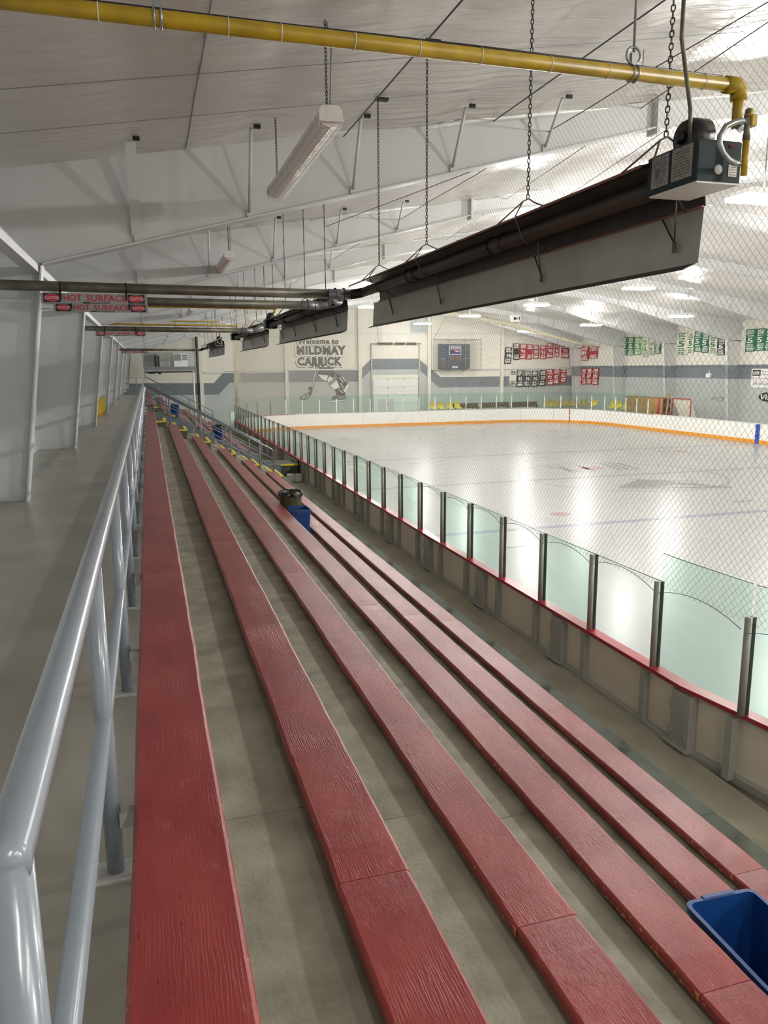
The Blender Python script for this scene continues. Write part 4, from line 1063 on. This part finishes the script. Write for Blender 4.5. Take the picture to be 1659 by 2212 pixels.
# ================================================================ FAR END
# mezzanine box over the end of the stands
mz = thing('announcer_booth', 'grey glazed booth on a steel shelf at the far left end', 'booth', (0, 50.0, H))
MB().box((-.2, 0, -.16), (2.93, 1.9, -.06)).build('booth_floor', 'board_steel', mz)
MB().box((-.2, -.03, -.09), (2.93, 0.0, .12)).build('front_apron', 'grey', mz)
MB().box((-.2, 1.86, -.06), (2.93, 1.9, 1.0)).build('rear_panel', 'wall_low', mz)
MB().box((-.18, .1, .1), (.45, 1.8, .86)).build('cabinet', 'grey', mz)
MB().box((.75, .1, .1), (1.42, 1.8, .92)).build('cabinet', 'board_steel', mz)
u_ = MB().box((1.6, .1, .1), (2.45, 1.2, .92)).build('white_unit', 'white', mz)
MB().box((1.65, .08, .5), (2.05, .1, .88)).build('screen_panel', 'label', u_)
for i in range(3): MB().box((2.12, .08, .56+.11*i), (2.42, .1, .62+.11*i)).build('vent_slot', 'scoreb', u_)
for z in (.55, .98): MB().tube([(-.2, 0, z), (2.93, 0, z)], .015, 6).build('guard_rail', 'alu', mz)
for x in (-.2, 0.6, 1.5, 2.93): MB().tube([(x, 0, .1), (x, 0, .98)], .022, 6).build('guard_post', 'alu', mz)
MB().box((-.1, .0, .12), (1.45, .008, .97)).build('booth_glass', 'glass_b', mz)
MB().tube([(2.75, .15, -.16), (2.75, .15, -3.78)], .055, 12).build('support_post', 'whitebox', mz)
MB().tube([(-.15, .15, -.16), (-.15, .15, -1.41)], .03, 10).build('support_post', 'alu', mz)
MB().box((-.2, 1.0, -.24), (2.93, 1.1, -.16)).build('booth_beam', 'post_dark', mz)
tag(MB().tube([(3.45, YF-.3, .0), (3.45, YF-.3, H+2.9)], .05, 10).build('drain_pipe', 'post_dark'), 'tall black vertical pipe on the far wall left of the stripe step', 'pipe')
t = thing('floodlight', 'small black floodlight on an arm below the booth', 'light fixture', (.35, 49.9, H-.28)); MB().tube([(-.3, .05, -.0), (.35, 0, .06)], .03, 8).build('arm', 'black', t); MB().lathe((.38, 0, 0), [(.001, -.05), (.09, -.05), (.1, .06), (.001, .08)], 12).build('lamp_head', 'black', t)

# overhead door
dr = thing('overhead_door', 'white sectional overhead door in the middle of the far wall', 'door', (0, YF, 0))
for i, (z0, z1) in enumerate(((0, .66), (.68, 1.33), (1.35, 1.99), (2.01, 2.62), (2.64, 3.25))):
    p = MB().box((16.72, -.05, z0), (20.4, -.012, z1)).build('door_panel', 'whitebox', dr)
    for x in (17.9, 19.2): MB().box((x-.03, -.065, z1-.12), (x+.03, -.05, z1-.0)).build('hinge_plate', 'grey', p)
MB().box((16.6, -.03, 3.27), (20.5, -.008, 3.55)).build('header_panel', 'cream', dr)
for x in (16.6, 20.5):
    MB().box((x-.05, -.12, 0), (x+.05, -.01, 5.85)).build('door_track', 'board_steel', dr)
MB().tube([(16.5, -.2, 5.92), (20.6, -.2, 5.94)], .03, 8).build('torsion_shaft', 'alu', dr)
for a, b in ((17.05, 18.3), (18.5, 19.3), (19.45, 20.25)):
    q = MB(); n = int((b-a)/.07)
    for i in range(n): q.torus((a+(b-a)*i/n, -.2, 5.93), (0, 1, 0), (0, 0, 1), .07, .025, 10, 5)
    q.build('torsion_spring', 'galv_d', dr)
MB().box((17.1, -.055, .0), (18.4, -.05, 1.7)).build('faded_patch', 'faded', dr)
for x in (17.15, 17.3): cable((x, YF-.3, 5.95), (x-.25 if x < 17.2 else x, YF-.4, 8.0), .012, 'wire hanging above the overhead door, %s' % ('slanting one' if x < 17.2 else 'upright one'), 'hanger_wire')
cable((21.55, YF-.35, 6.25), (22.6, YF-1.5, 8.6), .014, 'stay wire slanting up from the scoreboard frame corner', 'hanger_wire')

# scoreboard and its wire cage
sb = thing('scoreboard', 'dark blue-grey scoreboard with a blue soft drink panel on the far wall', 'scoreboard', (0, YF-.5, 0))
MB().box((21.99, 0, 3.95), (24.61, .16, 5.89)).build('board_case', 'scoreb', sb)
pn = MB().box((22.85, -.02, 5.06), (23.85, 0, 5.75)).build('drink_panel', 'white', sb)
MB().box((22.90, -.026, 5.11), (23.80, -.02, 5.70)).build('panel_field', 'navy', pn)
place_text('PEPSI', 22.98, 23.72, 5.44, 5.66, 'y', YF-.5-.03, 'white', pn, .03)
def wave(z0, amp, th, m, y_):
    vs = []; fs = []
    for i in range(13):
        u = i/12; x = 23.22+.52*u; z = z0+amp*math.sin(u*2*math.pi+.4); hh = th*math.sin(math.pi*(u*.9+.05))
        vs += [(x, y_, z-hh), (x, y_, z+hh)]
    for i in range(12): fs.append((2*i, 2*i+1, 2*i+3, 2*i+2))
    MB().add(vs, fs).build('emblem_wave', m, pn)
wave(5.45, .02, .07, 'sign_red', -.034); wave(5.34, .025, .05, 'white', -.036)
for (a, b, c, d) in ((22.25, 4.35, 22.65, 4.62), (22.9, 4.6, 23.9, 4.95), (24.1, 4.35, 24.4, 4.62)):
    n = 2 if b < 4.5 else 4
    for i in range(n):
        w_ = (c-a)/n; place_text('8', a+w_*i+.04, a+w_*(i+1)-.04, b, d, 'y', YF-.505, 'amber', sb)
place_text('HOME', 22.15, 22.5, 4.72, 4.8, 'y', YF-.505, 'whitebox', sb); place_text('GUESTS', 24.05, 24.5, 4.72, 4.8, 'y', YF-.505, 'whitebox', sb)
MB().box((23.1, -.005, 4.03), (23.6, 0, 4.18)).build('maker_plate', 'whitebox', sb)
for x in (22.8, 24.2): MB().tube([(x, .48, 3.8), (x, -.06, 3.82), (x, -.06, 6.2), (x, .48, 6.22)], .025, 6).build('mount_arm', 'board_steel', sb)
fr_ = MB()
for p, q in (((21.5, 6.23), (25.53, 6.23)), ((25.53, 6.23), (25.53, 3.87)), ((25.53, 3.87), (21.5, 3.87)), ((21.5, 3.87), (21.5, 6.23))): fr_.tube([(p[0], -.15, p[1]), (q[0], -.15, q[1])], .018, 5)
fr_.build('cage_frame', 'cable', sb)
cg = MB()
for i in range(52):
    x = 21.5+4.03*i/52; cg.tube([(x, -.15, 3.87), (x, -.15, 6.23)], .0035, 3)
for i in range(24):
    z = 3.87+2.36*i/24; cg.tube([(21.5, -.15, z), (25.53, -.15, z)], .0035, 3)
cg = cg.build('cage_mesh', 'cable', sb); cg['kind'] = 'stuff'

# mural
mu = thing('wall_mural', 'painted town welcome mural with a striding hockey player on the far wall', 'mural', (0, YF-.012, 0))
def flat(poly, y, m, name):
    return MB().add([(p[0], y, p[1]) for p in poly], [tuple(range(len(poly)))]).build(name, m, mu)
def outlined(txt, x0, x1, z0, z1, bold=.035):
    place_text(txt, x0-.14, x1+.02, z0-.14, z1-.0, 'y', YF-.017, 'ink_soft', mu, bold, 'letter_shadow')
    place_text(txt, x0-.1, x1+.07, z0-.09, z1+.06, 'y', YF-.021, 'white', mu, bold+.035, 'letter_outline')
    place_text(txt, x0, x1, z0, z1, 'y', YF-.025, 'ink_soft', mu, bold)
outlined('Welcome to', 10.85, 14.05, 5.88, 6.32, .05)
outlined('MILDMAY', 10.78, 14.6, 5.10, 5.78, .065)
outlined('CARRICK', 10.80, 14.28, 4.28, 4.96, .065)
MUR = {'stick': [(12.23, 4.22), (12.37, 4.22), (11.92, 2.42), (11.81, 2.15), (11.55, 1.86), (11.23, 1.73), (10.91, 1.8), (10.93, 1.97), (11.18, 2.13), (11.56, 2.26), (11.82, 2.42), (11.92, 2.79)], 'puck': [(11.59, 2.63), (11.67, 2.74), (11.91, 2.74), (11.87, 2.45), (11.7, 2.44), (11.58, 2.56)], 'pants': [(12.47, 4.21), (13.65, 4.31), (13.57, 3.9), (13.74, 3.77), (13.56, 3.37), (13.29, 3.61), (12.4, 3.68)], 'thigh': [(12.4, 3.65), (13.18, 3.57), (13.0, 3.11), (12.65, 3.28), (12.42, 3.52)], 'sock': [(13.03, 3.24), (13.29, 3.54), (13.87, 3.16), (14.07, 2.69), (13.61, 2.42), (13.27, 2.8)], 'stripe': [(13.13, 3.0), (13.59, 3.33), (13.8, 3.16), (13.34, 2.82)], 'leg2': [(13.78, 3.7), (14.06, 3.6), (14.68, 3.08), (14.53, 2.71), (14.24, 2.45), (14.0, 2.76), (13.87, 3.23)], 'shin2': [(14.57, 2.85), (14.75, 2.93), (14.89, 2.85), (14.49, 2.21), (14.31, 2.35)], 'skate': [(13.61, 2.46), (14.11, 2.59), (14.45, 2.24), (14.48, 2.04), (13.78, 2.05), (13.75, 2.29)], 'boot': [(13.74, 2.07), (14.48, 2.04), (14.62, 1.76), (13.31, 1.69), (13.5, 1.95)], 'blade': [(13.17, 1.64), (14.37, 1.73), (14.62, 1.78), (14.41, 1.6), (13.38, 1.48)], 'blade2': [(13.16, 1.8), (14.02, 2.01), (14.09, 1.94), (13.39, 1.72)]}
def outline(key, fill, nm, y, lw=.035):
    P_ = MUR[key]; cx = sum(p[0] for p in P_)/len(P_); cz = sum(p[1] for p in P_)/len(P_)
    flat(P_, y, 'ink_soft', nm+'_outline')
    ins = []
    n = len(P_)
    for i in range(n):
        a = Vector(P_[i-1]); b = Vector(P_[i]); c = Vector(P_[(i+1) % n])
        d1 = (b-a).normalized(); d2 = (c-b).normalized(); nn = Vector((d1.y+d2.y, -d1.x-d2.x)); nn = nn.normalized() if nn.length > 1e-4 else Vector((0, 0))
        q = b+nn*lw
        if (Vector((cx, cz))-q).length > (Vector((cx, cz))-b).length: q = b-nn*lw
        ins.append((q.x, q.y))
    flat(ins, y-.003, fill, nm)
flat(MUR['pants'], -.008, 'ink_soft', 'player_shorts')
outline('leg2', 'ink_soft', 'player_back_leg', -.009); outline('shin2', 'whitebox', 'player_shin', -.010)
outline('thigh', 'whitebox', 'player_thigh', -.011); outline('sock', 'whitebox', 'player_sock', -.016); flat(MUR['stripe'], -.021, 'grey', 'sock_stripe')
flat(MUR['skate'], -.012, 'ink_soft', 'skate_boot'); outline('boot', 'grey', 'skate_boot', -.013); outline('blade', 'whitebox', 'skate_blade', -.014, .03); outline('blade2', 'whitebox', 'skate_blade', -.013, .03)
flat([(12.2, 4.2), (12.36, 4.2), (11.93, 2.45), (11.8, 2.45)], -.008, 'ink_soft', 'stick_shaft')
flat([(12.25, 4.2), (12.31, 4.2), (11.88, 2.5), (11.83, 2.5)], -.012, 'whitebox', 'stick_shaft_light')
flat([(11.93, 2.45), (11.82, 2.12), (11.55, 1.84), (11.23, 1.73), (10.91, 1.78), (10.93, 1.97), (11.2, 2.12), (11.56, 2.28), (11.8, 2.45)], -.009, 'ink_soft', 'stick_blade')
for i in range(6): flat([(11.05+.1*i, 1.80+.02*i), (11.09+.1*i, 1.80+.025*i), (11.13+.1*i, 2.02+.04*i), (11.09+.1*i, 2.02+.035*i)], -.012, 'whitebox', 'stick_tape')
flat(MUR['puck'], -.013, 'ink_soft', 'puck')
for i in range(5): flat([(12.62+.2*i, 3.75), (12.68+.2*i, 3.75), (12.80+.19*i, 4.2), (12.74+.19*i, 4.2)], -.012, 'grey', 'shorts_fold')
for (a, b) in (((14.0, 3.4), (14.3, 3.0)), ((14.2, 3.45), (14.55, 3.05)), ((14.1, 2.95), (14.3, 2.6)), ((13.95, 2.45), (14.3, 2.2))):
    flat([a, (a[0]+.06, a[1]+.02), (b[0]+.06, b[1]+.02), b], -.018, 'whitebox', 'leg_highlight')

# banners
BC = {'k': 'blackc', 'r': 'red', 'w': 'cream', 'g': 'green', 'l': 'lgreen'}
BN = {'k': 'black', 'r': 'red', 'w': 'cream', 'g': 'green', 'l': 'pale green'}
def banner(plane, u0, u1, z0, z1, k, label, group, seed, pos, digits=None):
    rnd = random.Random(seed)
    n = 8; W_ = u1-u0; h = z1-z0
    loc = (u0, pos, z0) if plane == 'y' else (pos, u0, z0)
    t = thing('championship_banner', label, 'banner', loc, group)
    def P(u, v, o):
        d = .02*math.sin(u*9+seed)+.015*math.sin(v*4+seed*2)-.05
        sk = rnd0*(1-v)*.05*h
        a = u*W_+sk*(1 if W_ > 0 else -1)
        return (a, d-o, v*h) if plane == 'y' else (d-o, a, v*h)
    rnd0 = rnd.uniform(-1, 1)
    mb = MB(); vs = [P(i/n, j/4, 0) for j in range(5) for i in range(n+1)]+[P(i/n, j/4, -.008) for j in range(5) for i in range(n+1)]
    fs = [(j*(n+1)+i, j*(n+1)+i+1, (j+1)*(n+1)+i+1, (j+1)*(n+1)+i) for j in range(4) for i in range(n)]
    b = 5*(n+1); fs += [tuple(b+q for q in reversed(f)) for f in fs]
    mb.add(vs, fs, 0, True); mb.build('banner_cloth', BC[k], t)
    ink = {'k': 'white', 'r': 'white', 'g': 'white', 'l': 'white', 'w': 'green' if plane == 'x' else 'ink'}[k]
    pr = MB()
    rows_ = [.93, .86, .79, .7, .3, .22, .14, .07] if plane == 'x' else [.92, .84, .74, .28, .17, .1]
    for r_ in rows_:
        a = rnd.uniform(.08, .22); bnd = 1-rnd.uniform(.08, .22); hh = .022 if plane == 'x' else .03
        x = a
        while x < bnd:
            e = min(bnd, x+rnd.uniform(.1, .28))
            A, B_, C_, D_ = P(x, r_-hh, .006), P(e, r_-hh, .006), P(e, r_+hh, .006), P(x, r_+hh, .006)
            pr.add([A, B_, C_, D_], [(0, 1, 2, 3)]); x = e+.04
    pr.build('banner_print', ink, t)['kind'] = 'stuff'
    if digits:
        x0, x1 = (u0+.2*W_, u0+.8*W_)
        place_text(digits, x0, x1, z0+.38*h, z0+.62*h, plane, pos-.095, ink, t, .02, 'banner_number')
    return t
FAR = [(27.89, 28.49, 4.33, 5.64, 'k', '98'), (28.57, 29.14, 4.65, 5.96, 'k', None), (29.17, 29.81, 4.7, 5.93, 'r', '96'), (29.82, 30.36, 4.67, 5.88, 'r', None), (30.39, 30.94, 4.72, 5.85, 'r', '88'), (31.02, 31.61, 4.69, 5.8, 'r', '92'), (31.66, 32.26, 4.77, 5.96, 'r', '90'), (32.4, 32.82, 4.85, 5.93, 'r', '81'), (33.02, 33.7, 4.76, 5.94, 'r', '76'),
 (28.32, 28.93, 2.57, 3.82, 'w', None), (28.98, 29.6, 2.45, 3.79, 'k', '95'), (29.65, 30.24, 2.47, 3.76, 'k', '96'), (30.35, 30.95, 2.46, 3.75, 'k', '95'), (31.06, 31.66, 2.48, 3.8, 'k', '97'), (31.70, 32.28, 2.55, 3.85, 'r', '93'), (32.32, 32.9, 2.63, 3.9, 'r', '82'), (32.94, 33.56, 2.73, 4.0, 'r', '83')]
for i, (a, b, c, d, k, dg) in enumerate(FAR):
    row = 'upper' if i < 9 else 'lower'; j = i if i < 9 else i-9
    banner('y', a, b, c, d, k, '%s banner, %s from the left in the %s row on the far wall' % (BN[k], ords[j], row), 'banners on the far wall', i+1, YF-.02, dg)
SIDE = [(57.95, 57.5, 4.55, 5.87, 'r', '85'), (57.45, 56.7, 4.53, 5.82, 'r', '83'), (56.65, 55.5, 4.52, 5.77, 'r', '89'), (55.46, 54.17, 4.69, 5.6, 'r', None), (57.95, 57.62, 2.72, 3.94, 'r', '72'), (57.6, 57.07, 2.71, 3.91, 'r', '74'), (57.03, 56.45, 2.69, 3.91, 'r', '71'), (56.4, 55.68, 2.62, 3.93, 'r', '70'), (55.64, 54.84, 2.66, 3.93, 'r', '69'), (54.8, 53.87, 2.63, 3.93, 'r', '578'),
 (50.97, 50.2, 4.87, 6.2, 'g', 'S'), (50.16, 49.4, 4.85, 6.17, 'g', 'S'), (49.36, 48.51, 4.88, 6.14, 'l', 'S'), (48.48, 47.75, 4.68, 5.95, 'w', '12'), (47.7, 46.97, 4.78, 5.78, 'w', 'S'), (46.93, 46.28, 4.91, 5.61, 'g', 'S'), (44.61, 43.55, 4.72, 6.3, 'w', '5'), (43.5, 42.88, 4.85, 6.18, 'w', '5'), (42.85, 42.2, 4.97, 6.26, 'g', '5'), (42.16, 41.5, 4.89, 6.13, 'g', '5'), (41.46, 40.72, 4.77, 5.97, 'w', '5'), (40.68, 39.97, 4.71, 5.74, 'k', '5'), (39.93, 39.34, 4.81, 5.59, 'w', '5'), (38.27, 37.53, 4.87, 6.17, 'g', '5'), (37.48, 36.85, 4.91, 6.17, 'g', '5'), (36.80, 36.09, 4.9, 6.13, 'g', '5')]
cnt = {}
for i, (a, b, c, d, k, dg) in enumerate(SIDE):
    if i < 4: sec_ = 'upper row on the right wall beside the far corner'
    elif i < 10: sec_ = 'lower row on the right wall beside the far corner'
    elif i < 16: sec_ = 'second column bay of the right wall'
    elif i < 23: sec_ = 'bay between the two nearer right columns'
    else: sec_ = 'bay at the right edge of the view'
    j = cnt.get(sec_, 0); cnt[sec_] = j+1
    banner('x', a, b, c, d, k, '%s banner, %s from the left, %s' % (BN[k], ords[j], sec_), 'banners on the right wall', 50+i, WR-.02, dg)

# sponsor boards on the right wall
t = thing('sponsor_board', 'white sponsor board with a black logo and phone number on the right wall', 'sign', (WR, 0, 0))
MB().box((-.04, 35.2, 2.80), (-.01, 37.66, 3.88)).build('board_plate', 'white', t)
MB().box((-.046, 36.95, 3.47), (-.04, 37.58, 3.82)).build('logo_block', 'ink', t)
place_text('cmt', 37.53, 37.02, 3.54, 3.76, 'x', WR-.05, 'white', t, .03)
place_text('Engineering', 36.85, 35.9, 3.66, 3.78, 'x', WR-.045, 'ink', t); place_text('Limited', 36.85, 36.2, 3.52, 3.62, 'x', WR-.045, 'ink', t)
place_text('Craig, McDonald,', 37.6, 36.3, 3.25, 3.38, 'x', WR-.045, 'ink', t)
MB().box((-.045, 35.3, 3.17), (-.04, 37.6, 3.19)).build('rule_line', 'sign_red', t)
place_text('519-367-225', 37.5, 36.3, 2.95, 3.10, 'x', WR-.045, 'ink', t, .01)
t = thing('oval_logo', 'black oval logo with white script painted low on the right wall', 'sign', (WR-.012, 0, 0))
MB().add([(0, 36.2+.93*math.cos(i*math.pi/14)*(.85 if math.cos(i*math.pi/14) > 0 else 1), 2.27+.28*math.sin(i*math.pi/14)) for i in range(28)], [tuple(range(28))]).build('logo_oval', 'ink', t)
place_text('Visi', 36.85, 35.9, 2.12, 2.42, 'x', WR-.018, 'white', t, .01, 'lettering', 0, .2)
t = thing('wall_lamp', 'small white lamp box on the right wall stripe', 'light fixture', (WR, 0, 0)); MB().bbox((-.12, 41.08, 3.33), (-.01, 41.5, 3.60), .01).build('lamp_case', 'white', t); MB().box((-.05, 41.22, 3.60), (-.01, 41.34, 3.78)).build('conduit', 'board_steel', t)
t = thing('wall_vent', 'flat rectangular grille outline low on the right wall', 'vent', (WR, 0, 0))
for a, b in (((39.9, 1.94), (40.8, 1.97)), ((39.9, 2.10), (40.8, 2.13)), ((39.9, 1.94), (39.94, 2.13)), ((40.76, 1.94), (40.8, 2.13))): MB().box((-.03, a[0], a[1]), (-.005, b[0], b[1])).build('vent_frame', 'grey', t)

# team bench area beyond the boards: low platform, benches, chairs
tag(MB().box((18.5, 53.2, -.02), (33.8, 56.0, .62)).build('bench_platform', 'concrete'), 'raised concrete platform behind the far boards', 'platform')
tag(MB().box((32.2, 36.0, -.02), (34.0, 53.2, .62)).build('bench_platform', 'concrete'), 'raised concrete platform behind the right boards', 'platform')
for k, (x0, x1) in enumerate(((21.9, 24.0), (24.2, 26.6), (26.8, 29.0))):
    t = thing('players_bench', 'dark low players bench behind the far glass, %s from the left' % ords[k], 'bench', (x0, 54.0, .62), 'dark benches behind the far glass')
    MB().box((0, 0, .42), (x1-x0, .35, .48)).build('seat_board', 'wood_d', t); MB().box((0, .33, .48), (x1-x0, .38, .80)).build('back_board', 'wood_d', t)
    for x in (.1, x1-x0-.16): MB().box((x, .05, 0), (x+.06, .3, .42)).build('leg', 'board_steel', t)
def arena_chair(x, y, rz, label, z=.62):
    t = thing('moulded_chair', label, 'chair', (x, y, z), 'yellow moulded chairs behind the glass', rz)
    s_ = seat_shell(t); s_.location = (0, 0, .48); s_.scale = (1.15, 1.1, 1.15)
    for (a, b) in ((-.15, -.15), (.15, -.15), (.15, .15), (-.15, .15)): MB().tube([(a*.8, b*.8, .47), (a, b, 0)], .014, 6).build('leg', 'alu', t)
    return t
for k, x in enumerate((20.26, 20.85, 21.6, 22.2)): arena_chair(x-.1, 53.75, math.pi, 'yellow moulded chair, %s of the four right of the overhead door' % ords[k], .62)
xs_ = [29.4+.45*i for i in range(9)]
for k, x in enumerate(xs_): arena_chair(x, 53.6-(0.02*k), math.pi+.5, 'yellow moulded chair, %s from the left of the long row by the far corner' % ords[k])
for k, y in enumerate((52.0, 49.5, 48.8, 47.9)): arena_chair(32.55, y, math.pi/2+.5, 'yellow moulded chair behind the right boards, %s from the far corner' % ords[k])
# plywood counter, leaning plank
t = thing('plywood_counter', 'long brown plywood counter behind the right boards', 'counter', (31.6, 42.4, -.02))
MB().box((0, 0, 0), (.04, 4.0, 2.05)).build('front_sheet', 'wood', t); MB().box((0, 0, 2.03), (.6, 4.0, 2.08)).build('counter_top', 'wood', t); MB().box((.04, 0, 0), (.6, .04, 2.03)).build('end_sheet', 'wood_d', t); MB().box((.04, 3.96, 0), (.6, 4.0, 2.03)).build('end_sheet', 'wood_d', t)
for i in (1, 2, 3): MB().box((-.008, i*1.0, 0), (.0, i*1.0+.05, 2.0)).build('batten', 'wood', t)
t = thing('leaning_plank', 'pale plank leaning near the red padded post', 'plank', (31.5, 41.9, 0)); MB().add([(0,0,0),(.04,0,0),(.04,.16,0),(0,.16,0),(.3,.1,2.35),(.34,.1,2.35),(.34,.26,2.35),(.3,.26,2.35)], [(0,3,2,1),(4,5,6,7),(0,1,5,4),(1,2,6,5),(2,3,7,6),(3,0,4,7)]).build('plank_board', 'wood', t)
# goal
gz = .62
tag(MB().box((31.25, 39.2, -.02), (32.2, 41.5, .62)).build('goal_plinth', 'concrete'), 'low concrete plinth under the stored hockey goal', 'platform')
t = thing('hockey_goal', 'red-framed hockey goal stored behind the right boards', 'goal', (31.5, 39.55, gz))
MB().tube([(0, 0, 0), (0, 0, 1.4), (0, 0.05, 1.45), (0, 1.7, 1.45), (0, 1.75, 1.4), (0, 1.75, 0)], .035, 8).build('goal_posts', 'red_line', t)
MB().tube([(0, 0, .03), (.5, .1, .03), (.6, .9, .03), (.5, 1.65, .03), (0, 1.75, .03)], .03, 8).build('base_frame', 'red_line', t)
MB().add([(0.02, 0.02, 1.43), (0.02, 1.73, 1.43), (.5, 1.65, .35), (.5, .1, .35), (.5, 1.65, .05), (.5, .1, .05)], [(0, 1, 2, 3), (3, 2, 4, 5)]).build('goal_netting', 'cream', t)
# hanging speaker box
t = thing('hanging_speaker', 'white speaker box hanging over the far half of the ice', 'speaker', (23.3, 47.0, 7.2))
MB().prism([(-.33, .2), (.33, .2), (.22, -.2), (-.22, -.2)], 'y', -.2, .2).build('speaker_case', 'whitebox', t)
MB().box((-.2, -.21, -.1), (-.05, -.2, .1)).build('grille', 'black', t); MB().tube([(.02, -.21, 0), (.02, -.2, 0)], .06, 10).build('horn_mouth', 'black', t); MB().box((.16, -.21, -.1), (.24, -.2, .12)).build('grille', 'black', t)
MB().tube([(0, 0, .2), (0, 0, roof(23.3)-7.2-.05)], .008, 5).build('hanging_wire', 'cable', t)
# near chain and hanger at the right edge carrying the burner end
